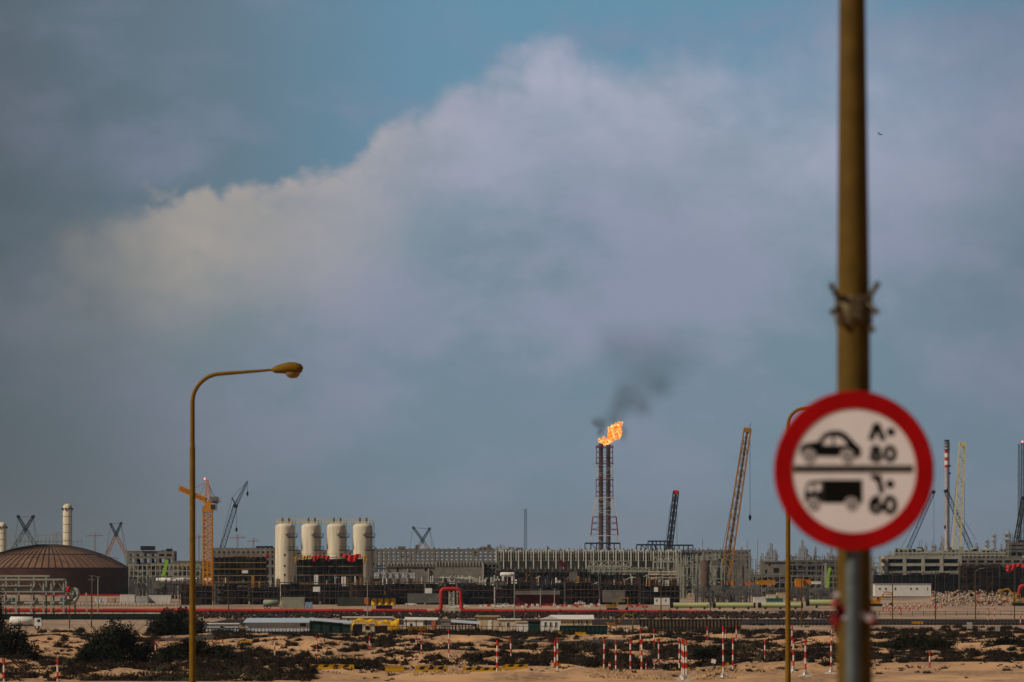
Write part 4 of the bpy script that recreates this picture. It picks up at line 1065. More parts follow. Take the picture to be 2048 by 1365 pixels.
container(729, 737, 1196, 1208, 'small orange box left of the yellow tanks', orange, 1050, 'equipment_box')
container(1515, 1551, 1161, 1170, 'orange container stacked among scaffolds right of the tall orange crane', craneyel, 1395, 'shipping_container', None, 4)
container(1591, 1607, 1158, 1175, 'tall orange container next to the slim lamp pole', craneyel, 1395, 'shipping_container', None, 4)
container(1608, 1622, 1160, 1170, 'short orange container right of the slim lamp pole', craneyel, 1396, 'shipping_container', None, 4)
container(1594, 1606, 1176, 1184, 'red and white container under the orange one', tarpred, 1394, 'shipping_container', None, 4)
container(1624, 1642, 1163, 1168, 'white container beside the short orange one', whitep, 1394, 'shipping_container', None, 4)
container(1507, 1531, 1195, 1206, 'small white box cabin behind the joint of green pipes', whitep, 1080, 'site_box')
container(1534, 1552, 1190, 1203, 'cream box above the pale green pipes', cream, 1100, 'site_box')
container(1553, 1575, 1186, 1204, 'cream wide box left of the slim lamp pole', beige, 1101, 'site_box')
container(1490, 1506, 1164, 1169, 'faded orange crate between orange crane and orange container', orange, 1394, 'crate')
container(1534, 1566, 1197, 1204, 'teal green crate row above the pale green pipes', mat('teal_crate', (.03, .12, .10), .7), 1085, 'crate')

# plastic road barriers sprinkled beyond the pipeline
k = 0
for i in range(46):
    px = 962 + i * 7.4 + random.uniform(-2, 2)
    if 1205 < px < 1256: continue
    Y = random.uniform(1030, 1110); x = X(px, Y); z = TZ(x, Y); m = poler if random.random() < .5 else polew
    mb = MB(); mb.prism([(x - .32, z), (x + .32, z), (x + .3, z + .2), (x + .28, z + .48), (x - .28, z + .48), (x - .3, z + .2)], Y, Y + .2); mb.b2(x - .28, x - .15, Y + .05, Y + .15, z + .48, z + .58)
    solo('plastic_barrier', mb, m, (x, Y, z), ('red' if m == poler else 'white') + ' plastic barrier in the long row just beyond the red pipeline', 'barrier', ('red' if m == poler else 'white') + ' plastic barriers beyond the pipeline')
for i in range(16):
    px = 1765 + i * 8 + random.uniform(-3, 3); Y = GY(random.uniform(1215, 1224)); x = X(px, Y); z = TZ(x, Y)
    mb = MB(); mb.mi = 0; mb.tube([(x - .25, Y, z), (x + .05, Y, z + .8)], .10, 8); mb.mi = 1; mb.tube([(x + .05, Y, z + .8), (x + .18, Y, z + 1.15)], .10, 8)
    solo('leaning_stake', mb, [poler, polew], (x, Y, z), 'leaning red and white stake in the row across the sand bank at right', 'stake', 'leaning stakes on the sand bank')

# thin distant lamp masts standing over the site
def mast(px, pyt, pyb, label, Y=None, head=0, r=.07, grp='thin grey lamp masts across the site'):
    Y = Y or GY(pyb); x = X(px, Y); z = TZ(x, Y); zt = Z(pyt, Y); t = thing('lamp_mast', (x, Y, z), label, 'lamp mast', grp)
    mb = MB(); mb.tube([(x, Y, z - .05), (x, Y, zt)], [r * 1.3, r * .8], 8); build('pole', mb, ochre_dull if pyb > 1240 else palesteel, t)
    mb = MB()
    if head == 0: mb.beam((x - .5, Y, zt), (x + .5, Y, zt), .14)
    else: mb.tube([(x, Y, zt), (x + head * .5, Y, zt + .35), (x + head * 1.4, Y, zt + .45)], [.06, .05, .10], 8)
    build('lamp_head', mb, galv, t)
ml = [(457, 1152, 1246, 0), (735, 1160, 1240, -1), (1029, 1150, 1240, 0), (1322, 1140, 1262, 0), (1603, 1148, 1255, 0), (1785, 1143, 1248, 0), (1871, 1142, 1248, 0), (1951, 1143, 1248, 1), (2029, 1142, 1245, -1),
      (184, 1152, 1233, 0), (196, 1154, 1230, 0), (139, 1186, 1258, 0), (183, 1160, 1255, 0), (1081, 1178, 1216, 0), (1109, 1178, 1216, 0), (1133, 1177, 1208, 0), (1186, 1178, 1208, 0), (1247, 1168, 1205, 0), (1420, 1210, 1226, 0), (1976, 1160, 1192, 0), (1999, 1165, 1192, 0), (2016, 1165, 1192, 0)]
for i, a in enumerate(sorted(ml)):
    mast(a[0], a[1], a[2], '%s from left of the thin grey lamp masts over the site' % ordw(i + 1), None, a[3], .07 if a[2] > 1230 else .09)

# ------------------------------------------------------------------ the works
def frame_block(px0, px1, pyt, Y, nx, levels, label, m, name='unfinished_building', depth=10, col=.5, bm=.45, slab=None, fill=0, fillm=(), back=None, cat='frame building', ext=0):
    x0, x1 = X(px0, Y), X(px1, Y); zt = Z(pyt, Y)
    t = thing(name, ((x0 + x1) / 2, Y, 0), label, cat)
    for i in range(nx + 1):
        a = x0 + (x1 - x0) * i / nx; mb = MB()
        mb.b2(a - col / 2, a + col / 2, Y - col / 2, Y + col / 2, -.1, zt + (random.uniform(0, ext) if ext else 0)); build('column', mb, m, t)
    mb = MB()
    for i in range(nx + 1):
        a = x0 + (x1 - x0) * i / nx; mb.b2(a - col / 2, a + col / 2, Y + depth - col / 2, Y + depth + col / 2, -.1, zt)
    mb.b2(x0, x1, Y + depth - col / 2 + .05, Y + depth + col / 2 - .05, zt - bm * .8, zt - .02); build('rear_colonnade', mb, m, t)
    mb = MB(); zs = []
    for l in levels:
        z = Z(l, Y); zs.append(z)
        for yy in (Y - .02, Y + depth): mb.b2(x0, x1, yy - bm / 2, yy + bm / 2, z - bm, z)
        for i in range(nx + 1):
            a = x0 + (x1 - x0) * i / nx; mb.b2(a - bm / 2 + .02, a + bm / 2 - .02, Y + bm / 2, Y + depth - bm / 2, z - bm + .01, z - .01)
    build('beams', mb, m, t)
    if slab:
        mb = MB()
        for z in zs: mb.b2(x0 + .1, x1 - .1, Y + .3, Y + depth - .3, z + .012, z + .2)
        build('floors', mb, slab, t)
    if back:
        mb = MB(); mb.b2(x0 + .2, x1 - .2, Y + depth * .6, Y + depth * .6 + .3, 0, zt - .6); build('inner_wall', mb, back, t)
    if fill:
        zs2 = sorted(zs + [0])
        for fm in fillm:
            for _ in range(fill):
                mb = MB(); z = random.choice(zs2[:-1]) + .2; a = random.uniform(x0 + .6, x1 - .6); yy = Y + random.uniform(1, depth * .5); w = random.uniform(.5, 2.2); h = random.uniform(.5, 2.6)
                if random.random() < .5: mb.box((a, yy, z + h / 2), (w, 1, h))
                else: mb.tube([(a - w, yy, z + h * .6), (a + w, yy, z + h * .6)], h * .25, 8)
                build('equipment', mb, fm, t)
    return t
def scaffold(px0, px1, pyt, pyb, Y, label, lift=2.0, bay=1.5, depth=2.4, sheet=scafdark, plank=scafwood, tubem=scaftube, ext=.8, name='scaffold', z0=None, core_=True, grp=None):
    x0, x1 = X(px0, Y), X(px1, Y); zt = Z(pyt, Y); zb = 0 if z0 is None else z0
    t = thing(name, ((x0 + x1) / 2, Y, zb), label, 'scaffold', grp); mb = MB(); n = max(2, round((x1 - x0) / bay))
    for i in range(n + 1):
        a = x0 + (x1 - x0) * i / n + random.uniform(-.35, .35) * min(1, ext)
        for yy in (Y, Y + 1.0): mb.beam((a, yy, zb), (a, yy, zt + random.uniform(0, ext)), .09)
    build('standards', mb, tubem, t)
    m = max(1, round((zt - zb) / lift)); mb = MB(); m2 = MB()
    for j in range(1, m + 1):
        z = zb + (zt - zb) * j / m
        m2.b2(x0, x1, Y + .06, Y + .94, z - .18, z - .12)
        m2.b2(x0 - .05, x1 + .05, Y - .14, Y - .06, z - .2, z + .02)
        for k in (.5, 1.0):
            a_ = x0
            while a_ < x1 - 1:
                b_ = min(x1, a_ + random.uniform(2, 7))
                if random.random() < .6: mb.beam((a_, Y - .05, z + k - .1), (b_, Y - .05, z + k - .1), .05)
                a_ = b_
    for i in range(0, n, 3):
        a = x0 + (x1 - x0) * i / n; b = x0 + (x1 - x0) * min(n, i + 2) / n
        mb.beam((a, Y - .08, zb), (b, Y - .08, zb + (zt - zb) * .5), .07)
    build('ledgers', mb, tubem, t); build('planks', m2, plank, t)
    if core_:
        mb = MB(); nn = max(2, int((x1 - x0) / random.uniform(1.6, 2.6)))
        edges = [x0 + .1 + (x1 - x0 - .2) * k / nn for k in range(nn + 1)]
        tall = 0
        for k in range(nn):
            for q_ in range(m):
                mb.mi = random.choices((0, 1, 2, 3, 4), (6, 3, 2, 1, 1))[0]
                fz = .15 if q_ == m - 1 else 0
                zz0, zz1 = zb + (zt - zb) * q_ / m, zb + (zt - zb) * (q_ + 1) / m - fz
                if q_ == m - 1: zz1 -= random.uniform(0, .5)
                mb.b2(edges[k] + .002, edges[k + 1] - .002, Y + 1.15 + random.uniform(0, .3), Y + 1.15 + depth, zz0 + .003, zz1)
        build('wall', mb, [sheet, scafdark, scafbrown, concrete_d, darksteel], t)
        return t
        build('wall', mb, sheet, t)
    return t

# front line of scaffolded walls
random.seed(21)
front = [(360, 425, 1168, 1100, scafbrown), (425, 498, 1166, 1104, concrete_d), (498, 560, 1170, 1101, navy), (560, 640, 1165, 1104, scafbrown), (640, 700, 1168, 1103, scafdark), (700, 770, 1166, 1102, scafbrown), (770, 850, 1164, 1104, scafbrown), (850, 915, 1165, 1101, scafdark),
         (915, 990, 1166, 1103, navy), (990, 1062, 1163, 1101, scafdark), (1062, 1130, 1166, 1104, navy), (1130, 1200, 1163, 1102, scafdark), (1200, 1280, 1166, 1104, scafbrown), (1280, 1362, 1168, 1102, scafdark)]
for i, (a, b, c, Y, m) in enumerate(front):
    scaffold(a, b - 1.5, c, 1210, 1126 + (Y - 1100) * 2, '%s bay from left of the dark scaffold wall behind the red pipeline' % ordw(i + 1), 1.7, 1.2, 2.5, m, mat('red_brown_plank', (.085, .040, .024), .8, 0, .4, .8), scaftube, 2.4, 'scaffold_wall', grp='scaffold wall bays')
# white notices on scaffolds (illegible in the photo)
for (a, b, c, d, Y, lb) in ((626, 640, 1174, 1184, 1124, 'white notice on the scaffold wall left of the yellow tanks'), (850, 864, 1177, 1187, 1124, 'white notice on the scaffold wall left of the red pipe loop'), (484, 496, 1141, 1147, 1255, 'white notice on the dark scaffold block beside the tower crane'), (1308, 1316, 1175, 1184, 1124, 'small white notice on scaffolding left of the orange crane')):
    mb = MB(); mb.b2(X(a, Y), X(b, Y), Y - .06, Y - .02, Z(d, Y), Z(c, Y)); solo('notice', mb, whitep, (X(a, Y), Y, Z(d, Y)), lb, 'notice', 'white notices on scaffolds')

random.seed(33)
CL = [('white', whitep, 'white steel'), ('grey', concrete, 'grey'), ('dark blue', navy, 'dark blue'), ('rust red', brownrust, 'rust red'), ('black', darksteel, 'black'), ('pale', whitesteel, 'pale'), ('orange', craneora, 'orange')]
for i in range(120):
    nm, m, w_ = random.choice(CL); px = random.uniform(430, 1350); Y = random.uniform(1170, 1235); x = X(px, Y); zt = Z(random.uniform(1150, 1167), Y); mb = MB()
    k = random.random()
    w = random.uniform(.15, .65)
    if k < .35: mb.b2(x - w, x + w, Y, Y + w, 0, zt); nn = 'cabinet'
    elif k < .6: mb.cyl(x, Y, 0, zt, w * .45, w * .4, 10); nn = 'drum'
    else: mb.beam((x, Y, 0), (x + random.uniform(-1, 1), Y, zt + random.uniform(0, .6)), .14); mb.beam((x - w, Y, zt - .3), (x + w, Y, zt + random.uniform(-.4, .4)), .14); nn = 'prop'
    solo(nn, mb, m, (x, Y, 0), nm + ' ' + nn + ' poking up behind the top edge of the dark scaffold wall', nn, nm + ' ' + nn + 's behind the scaffold wall')
# domed tank
def dome_tank():
    Y = 1610.0; s = Y / F; cx = X(98, Y); Rr = 160 * s; zw = Z(1137, Y - Rr * .6); za = Z(1090, Y)
    t = thing('storage_tank', (cx, Y, 0), 'huge brown steel tank with ribbed shallow dome at the left', 'tank')
    mb = MB(); mb.tube([(cx, Y, -.1), (cx, Y, zw)], Rr, 96); 
    for z in (zw * .35, zw * .68): mb.tube([(cx, Y, z - .06), (cx, Y, z + .06)], Rr + .05, 96)
    build('wall', mb, brownrust, t)
    prof = [(Rr * math.cos(a), zw + (za - zw) * math.sin(a)) for a in [R(k) for k in range(0, 90, 6)]]
    hgt = za - zw; SR = (Rr * Rr + hgt * hgt) / (2 * hgt)
    capz = lambda r: zw + math.sqrt(SR * SR - r * r) - (SR - hgt)
    mb = MB(); rr = [Rr * (1 - i / 12) for i in range(13)]
    mb.rev(cx, Y, [(max(r, .05), capz(r)) for r in rr], 96); rf = build('roof', mb, domebrown, t)
    mb = MB()
    for k in range(72):
        a = 2 * math.pi * k / 72
        for i in range(11):
            r0, r1 = rr[i], rr[i + 1]
            mb.beam((cx + r0 * math.cos(a), Y + r0 * math.sin(a), capz(r0) + .1), (cx + r1 * math.cos(a), Y + r1 * math.sin(a), capz(r1) + .1), .22)
    for r in (Rr, rr[4], rr[8]):
        for k in range(72):
            a, b = 2 * math.pi * k / 72, 2 * math.pi * (k + 1) / 72
            mb.beam((cx + r * math.cos(a), Y + r * math.sin(a), capz(r) + .1), (cx + r * math.cos(b), Y + r * math.sin(b), capz(r) + .1), .25)
    build('ribs', mb, mat('rib_steel', (.035, .022, .018), .8), rf)
    mb = MB()
    for k in range(-8, 9):
        x = cx + k * 1.35; mb.beam((x, Y, za - .5), (x, Y, za + 1.2 + random.uniform(0, 1.2)), .08)
    mb.beam((cx - 11, Y, za + 1.1), (cx + 11, Y, za + 1.1), .08); mb.beam((cx - 4, Y, za + .2), (cx + 23, Y - .5, zw + 3.2), .18)
    build('railing', mb, scaftube, t)
    mb = MB(); mb.tube([(cx + 10.8 * math.cos(0) , Y - 8, za - 1.6), (cx + 18, Y - 9, capz(20) + .3), (cx + 25, Y - 6, zw + .6)], .2, 8); build('pipe', mb, scaftube, t)
dome_tank()
def column(px, w, pyt, Y, label, m, rings=8, plat=True, pyb=None):
    s = Y / F; x = X(px, Y); r = w / 2 * s; zt = Z(pyt, Y); t = thing('process_column', (x, Y, 0), label, 'column')
    mb = MB(); mb.rev(x, Y, [(r, -.1), (r, zt - r * .8), (r * .85, zt - r * .35), (r * .45, zt - .05), (.02, zt)], 28); build('shell', mb, m, t)
    mb = MB()
    for i in range(rings):
        z = zt - r - i * (zt * .09) ; mb.tube([(x, Y, z - .07), (x, Y, z + .07)], r * 1.04, 28)
    build('rings', mb, concrete, t)
    if plat:
        mb = MB(); z = zt - r * 1.15
        for a in range(10):
            an = 2 * math.pi * a / 10; mb.box((x + r * 1.15 * math.cos(an), Y + r * 1.15 * math.sin(an), z), (.35, .35, .7))
        build('nozzles', mb, darksteel, t)
    mb = MB()
    for dx in (-.3, .3): mb.beam((x + r * .6 + dx, Y - r - .1, 0), (x + r * .6 + dx, Y - r - .1, zt - r), .07)
    build('ladder', mb, whitesteel, t)
column(135, 18.5, 1008, 1750, 'tall white round column behind the brown domed tank', cream)
column(4, 18, 1045, 1750, 'shorter white column cut by the left edge', cream, 5)
frame_block(12, 122, 1070, 1760, 14, [1071, 1085, 1095], 'slim pale pipe gantry between the two white columns', palesteel, 'gantry', 3, .14, .12, cat='gantry')

# crossing-boom cranes far behind
def xcrane(tipL, tipR, cross, Y, label, topm, lowm, w=1.0):
    t = thing('crawler_crane', (X(cross[0], Y), Y, 0), label, 'crane', 'distant cranes with crossing booms')
    C_ = P(*cross, Y)
    for nm, tip, oth, dy in (('boom', tipL, -1, -.8), ('mast', tipR, 1, .8)):
        T_ = P(*tip, Y); d = (C_ - T_).normalized(); ln = T_.z / -d.z * 1.0
        mid = T_ + d * (C_ - T_).length; B = T_ + d * (ln - .5)
        o = Vector((0, dy, 0))
        mb = MB(); mb.mi = 0; mb.lattice(T_ + o, mid + o + d * 1.2, w * .7, .24, 6, w * 1.1, None, .16); mb.mi = 1; mb.lattice(mid + o + d * 1.2, B + o, w * 1.1, .22, max(6, int(ln / 2.5)), w * 1.3, None, .14)
        mb.mi = 0; mb.box(T_ + o, (w * 1.1, w, w * 1.1))
        build(nm, mb, [topm, lowm], t)
    mb = MB(); a, b = P(*tipL, Y), P(*tipR, Y); mb.beam(a, b, .12); mb.beam(a, Vector((a.x - 4.5, Y, 1)), .10); mb.beam(b, Vector((b.x + 5.5, Y, 1)), .10); mb.beam(b, Vector((b.x + 3.2, Y, 1)), .10); build('cable', mb, darksteel, t)
    mb = MB(); mb.b2(C_.x - 4, C_.x + 4, Y - 3, Y + 3, 0.1, 2.2); mb.b2(C_.x - 5, C_.x + 5, Y - 4, Y - 3.02, -.02, 1.2); mb.b2(C_.x - 5, C_.x + 5, Y + 3.02, Y + 4, -.02, 1.2); build('base', mb, lowm, t)
xcrane((37, 1034), (66, 1034), (51, 1058), 1950, 'dark crane with crossing booms above the left end of the domed tank', darksteel, bluesteel, 1.1)
xcrane((222, 1049), (242, 1047), (232, 1069), 1950, 'teal and rusty crane with crossing booms right of the white column', teal, craneora, .9)
xcrane((827, 1056), (859, 1058), (845, 1081), 1950, 'teal crane with crossing booms right of the four silos', teal, craneora, .9)

def tower_crane():
    Y = 1240.0; s = Y / F; cx = X(415.5, Y); t = thing('tower_crane', (cx, Y, 0), 'orange tower crane with dropped jib pointing left, beside the left lamp', 'crane')
    mb = MB(); w = 17 * s; mb.lattice((cx, Y, 0), (cx, Y, Z(1024, Y)), w, .40, 22, None, None, .19)
    mb.beam((cx, Y - w / 2, 0), (cx, Y - w / 2, Z(1024, Y)), .26); build('mast', mb, craneyel, t)
    mb = MB(); z = Z(1022, Y); mb.b2(cx - w * .62, cx + w * .62, Y - w * .62, Y + w * .62, z - .25, z + .25); mb.b2(cx - w * .35, cx + w * .35, Y - w * .35, Y + w * .35, z + .26, Z(1003, Y)); build('slewing_platform', mb, craneyel, t)
    mb = MB(); top = P(415, 963, Y)
    for a, b in ((-1, -1), (1, -1), (1, 1), (-1, 1)): mb.beam((cx + a * w * .33, Y + b * w * .33, Z(1003, Y)), top + Vector((a * .15, b * .15, 0)), .24)
    for k in (.25, .5, .75):
        z = Z(1003, Y) + (top.z - Z(1003, Y)) * k; ww = w * .33 * (1 - k) + .1
        mb.beam((cx - ww, Y - ww, z), (cx + ww, Y - ww, z), .12); mb.beam((cx - ww, Y - ww, z), (cx + ww * .7, Y - ww * .7, z + 1.1), .10)
    mb.box(top, (.6, .5, .7)); build('apex', mb, craneyel, t)
    a, b = P(412, 1001, Y), P(358, 976, Y)
    mb = MB(); mb.lattice(a, b, 8 * s, .26, 12, 9 * s, None, .2); u = (b - a).normalized(); mb.beam(a, b, 5.5 * s); build('jib', mb, craneyel, t)
    mb = MB(); mb.beam(P(410, 966, Y), P(380, 981, Y), .14); mb.beam(P(411, 968, Y), P(400, 990, Y), .12); mb.beam(P(416, 966, Y), P(432, 1000, Y), .10); mb.beam(P(417, 966, Y), P(424, 992, Y), .08); mb.beam(P(411, 1004, Y), P(393, 1015, Y), .05); build('cable', mb, craneora, t)
    mb = MB(); mb.beam(P(416, 1003, Y), P(437, 1006, Y), .55); mb.beam(P(437, 1004, Y), P(441, 1004, Y), .2); mb.beam(P(440, 1004, Y), P(441, 995, Y), .1); cj = build('counter_jib', mb, craneora, t)
    mb = MB(); mb.tube([P(423, 997.5, Y) + Vector((0, -1, 0)), P(423, 997.5, Y) + Vector((0, 1, 0))], 4 * s, 16); mb.tube([P(431, 997.5, Y) + Vector((0, -1, 0)), P(431, 997.5, Y) + Vector((0, 1, 0))], 4.6 * s, 16); mb.b2(X(427, Y), X(437, Y), Y - .8, Y + .8, Z(1003, Y), Z(994, Y)); build('winch', mb, mat('winch_grey', (.16, .16, .14), .6), cj)
    mb = MB(); mb.b2(X(421, Y), X(434, Y), Y - 1.2, Y + .8, Z(1022, Y), Z(1008, Y)); c = build('cab', mb, mat('cab_grey', (.25, .24, .20), .6), t)
    mb = MB(); mb.b2(X(422, Y), X(431, Y), Y - 1.25, Y - 1.203, Z(1019, Y), Z(1010, Y)); build('window', mb, glassd, c)
    mb = MB(); mb.b2(X(404, Y), X(409, Y), Y - .7, Y + .7, Z(1022, Y), Z(1012, Y)); build('control_box', mb, mat('cab_grey', (.25, .24, .20), .6), t)
    m = bpy.data.materials.new('red_beacon'); m.use_nodes = True; e = m.node_tree.nodes['Principled BSDF']; e.inputs['Emission Color'].default_value = (1, .12, .06, 1); e.inputs['Emission Strength'].default_value = 1.6
    mb = MB(); c = P(409.5, 958, Y); mb.tube([c + Vector((0, 0, -.25)), c + Vector((0, 0, .0)), c + Vector((0, 0, .3))], [.14, .24, .08], 10); build('beacon', mb, m, t)
    mb = MB(); mb.beam(P(410, 968, Y), c, .08); build('beacon_mast', mb, craneora, t)
tower_crane()

def crane(path, Y, label, m, w, tm, grp=None, cables=(), hooks=(), tops=None, w1=None, inner=None, body=None, wend=None, extend=True, n=None, tb=None):
    a, b = P(*path[0], Y), P(*path[-1], Y)
    t = thing('crawler_crane', (a.x, Y, 0), label, 'crane', grp)
    pts = [P(*p, Y) for p in path]
    if extend:
        d = (pts[0] - pts[1]).normalized(); k = (pts[0].z - 1.5) / -d.z
        if k > 0: pts[0] = pts[0] + d * k
    mb = MB(); ws = [w] + [w1 or w] * (len(pts) - 1)
    for i in range(len(pts) - 1):
        ln = (pts[i + 1] - pts[i]).length; mb.lattice(pts[i], pts[i + 1], ws[i], tm, n or max(4, int(ln / (max(w, .8) * 1.15))), ws[i + 1], None, tb or tm * .6)
    if inner: mb.mi = 1; mb.beam(pts[0], pts[-1], w * inner, (w1 or w) * inner)
    build('boom', mb, [m, concrete_d], t)
    if tops:
        mb = MB(); d = (pts[-1] - pts[-2]).normalized(); c = pts[-1]; ww = (w1 or w)
        mb.beam(c - d * .8, c + d * .5, ww * 1.12); mb.beam(c + Vector((ww * .35, 0, 0)), c + Vector((ww * .45, 0, 1.6)), .12); build('boom_head', mb, tops, t)
    mb = MB()
    for p, q in cables: mb.beam(P(*p, Y + .3), P(*q, Y + .3), .10)
    if cables: build('cable', mb, darksteel, t)
    for p in hooks:
        mb = MB(); c = P(*p, Y + .3); mb.tube([c + Vector((0, 0, .9)), c + Vector((0, 0, .4)), c + Vector((0, 0, -.3)), c + Vector((0, 0, -.9))], [.12, .42, .38, .08], 10); build('hook_block', mb, blackp, t)
    bx = pts[0].x
    mb = MB(); mb.b2(bx - 4.5, bx + 2, Y - 2, Y + 2, 1.3, 3.6); build('body', mb, body or m, t)
    for yo in (-3.2, 2.1):
        mb = MB(); mb.b2(bx - 4, bx + 4, Y + yo, Y + yo + 1.1, -.02, 1.3); build('track', mb, darksteel, t)
    return t
crane([(440, 1112), (471, 1012)], 1800, 'blue-grey lattice crane with a kinked jib right of the tower crane', bluesteel, 1.7, .22, None,
      [((470, 1011), (464, 996)), ((464, 996), (495, 963)), ((464, 997), (438, 1100)), ((473, 1012), (473, 1055)), ((495, 965), (495, 985))], [(473, 1060), (495, 988)], darksteel, 1.5)
def jib2():
    Y = 1800; t = None
    o = [o for o in bpy.data.objects if o.get('label', '').startswith('blue-grey lattice crane')][0]
    mb = MB(); mb.lattice(P(471, 1012, Y), P(495, 963, Y), 1.2, .18, 8, .5, None, .12); mb.beam(P(472, 1011, Y), P(464, 996, Y), .5); build('jib', mb, bluesteel, o)
jib2()
crane([(1449, 1168), (1495, 860)], 1400, 'tallest orange-brown lattice crane boom, leaning right with a hanging hook', craneora, 2.7, .36, None,
      [((1500, 875), (1500, 1032)), ((1442, 1115), (1472, 965)), ((1472, 965), (1488, 880)), ((1496, 858), (1503, 846))], [(1500, 1036)], craneora, 1.95, .30, navy, tb=.2)
def crane_cab():
    Y = 1396; o = [o for o in bpy.data.objects if o.get('label', '').startswith('tallest orange-brown')][0]
    mb = MB(); mb.beam(P(1437, 1150, Y), P(1447, 1185, Y), 1.4); mb.beam(P(1439, 1118, Y), P(1440, 1160, Y), .8, 1.1); build('mast', mb, navy, o)
    mb = MB(); mb.b2(X(1441, Y), X(1449, Y), Y - 1, Y + 1, Z(1172, Y), Z(1160, Y)); mb.b2(X(1462, Y), X(1470, Y), Y - 1, Y + 1, Z(1171, Y), Z(1162, Y)); build('counterweight', mb, craneyel, o)
    mb = MB(); mb.b2(X(1417, Y), X(1443, Y), Y - 4, Y - 1.2, Z(1196, Y), Z(1188, Y)); build('deck', mb, lime, o)
crane_cab()
crane([(1336, 1118), (1352, 984)], 1650, 'dark navy lattice boom with red tip right of the flare stack', navy, 2.1, .40, None,
      [((1354, 990), (1354, 1100)), ((1329, 1100), (1341, 1010))], [], tarpred, 1.7, .45, navy)
crane([(1816, 1100), (1867, 984)], 1900, 'slender dark boom leaning right, just right of the round sign', bluesteel, 1.6, .2, None, [((1868, 984), (1868, 1090)), ((1866, 984), (1800, 1100))], [], darksteel, 1.3)
crane([(1944, 1102), (1892, 982)], 1980, 'dark boom leaning left across the tall chimney', bluesteel, 1.8, .22, None, [((1891, 980), (1952, 1080)), ((1890, 982), (1890, 1055))], [(1890, 1055)], darksteel, 1.5)
crane([(1912, 1110), (1925, 888)], 1700, 'pale yellow tall lattice boom right of the striped chimney', paleyel, 2.8, .36, None, [((1928, 890), (1929, 1090)), ((1898, 1105), (1920, 900))], [], paleyel, 1.9, None, paleyel, tb=.2)
crane([(2033, 1080), (2047, 996)], 1800, 'dark lattice boom leaning right at the right edge', darksteel, 1.8, .25, None, [((2047, 998), (2025, 1085))], [], darksteel, 1.4, .3)

# four silos
for i, px in enumerate((570, 622, 673, 725)):
    Y = 1310.0; s = Y / F; x = X(px, Y); r = 19.5 * s; zt = Z(1047, Y)
    t = thing('silo', (x, Y, 0), 'cream cylindrical silo, %s of the four under the roof walkway' % ['leftmost', 'second from left', 'third from left', 'rightmost'][i], 'silo', 'cream silos in a row')
    mb = MB(); mb.rev(x, Y, [(r, -.1), (r, zt - r * .42), (r * .96, zt - r * .26), (r * .82, zt - r * .12), (r * .5, zt - .04), (.03, zt)], 40)
    build('shell', mb, cream, t)
    mb = MB(); mx, mz = X(px + 2.5, Y), Z(1066, Y)
    yf = Y - math.sqrt(max(.1, r * r - (mx - x) ** 2))
    mb.tube([(mx, yf - .35, mz), (mx, yf + .3, mz)], .55, 18); mb.tube([(mx, yf - .45, mz), (mx, yf - .352, mz)], .42, 18); build('manhole', mb, cream, t)
    mb = MB()
    for zz in (1075, 1101):
        z = Z(zz, Y)
        for k in range(9):
            a = R(-75 + k * 20); b = R(-75 + (k + 1) * 20)
            mb.beam((x + (r + .5) * math.cos(a), Y + (r + .5) * math.sin(a), z), (x + (r + .5) * math.cos(b), Y + (r + .5) * math.sin(b), z), .3)
            mb.beam((x + (r + .8) * math.cos(a), Y + (r + .8) * math.sin(a), z + 1), (x + (r + .8) * math.cos(b), Y + (r + .8) * math.sin(b), z + 1), .08)
            mb.beam((x + (r + .8) * math.cos(a), Y + (r + .8) * math.sin(a), z), (x + (r + .8) * math.cos(a), Y + (r + .8) * math.sin(a), z + 1), .07)
    build('platform', mb, galv, t)
    mb = MB(); lx = x + r * .93; ly = Y - r * .55
    for dx in (-.35, .35): mb.beam((lx + dx, ly, 0), (lx + dx, ly, zt + .8), .10)
    for k in range(34): z = .5 + k * (zt / 34); mb.beam((lx - .35, ly, z), (lx + .35, ly, z), .07)
    build('ladder', mb, galv, t)
    for k, (zz) in enumerate((1110, 1132, 1150)):
        if i: break
        mb = MB(); z = Z(zz, Y); mb.box((x, Y - r - .02, z), (.35, .1, .5)); build('nozzle', mb, darksteel, t)
def walkway():
    Y = 1312.2; x0, x1 = X(552, Y), X(748, Y); z = Z(1045, Y)
    t = thing('walkway', ((x0 + x1) / 2, Y, 0), 'yellowish railed walkway running across the tops of the four silos', 'walkway')
    mb = MB(); mb.b2(x0, x1, Y - .5, Y + .5, z - .1, z + .2); build('deck', mb, paleyel, t)
    mb = MB()
    for yy in (Y - .5, Y + .5):
        for k in range(50): a = x0 + (x1 - x0) * k / 49; mb.beam((a, yy, z + .18), (a, yy, z + 1.05), .05)
        for h in (.6, 1.05): mb.beam((x0, yy, z + h), (x1, yy, z + h), .06)
    build('railing', mb, paleyel, t)
    for px in (570, 622, 673, 725):
        for d in (-5, 8):
            mb = MB(); x = X(px + d, Y); mb.box((x, Y, z + .7), (.5, .6, 1.0)); mb.tube([(x, Y, z - .9), (x, Y, z + .2)], .25, 8)
            build('valve', mb, darksteel, t)
    mb = MB(); mb.beam((x1, Y, -.05), (x1, Y, z), .12); mb.beam((x1 - 1.2, Y, -.05), (x1 - 1.2, Y, z), .12); build('leg', mb, galv, t)
walkway()
scaffold(592, 726, 1115, 1160, 1262, 'dark scaffold block with yellow plank lines before the right three silos', 2.15, 1.8, 5)
scaffold(426, 532, 1112, 1160, 1262, 'dark scaffold block with yellow plank lines right of the tower crane', 1.75, 1.6, 6)
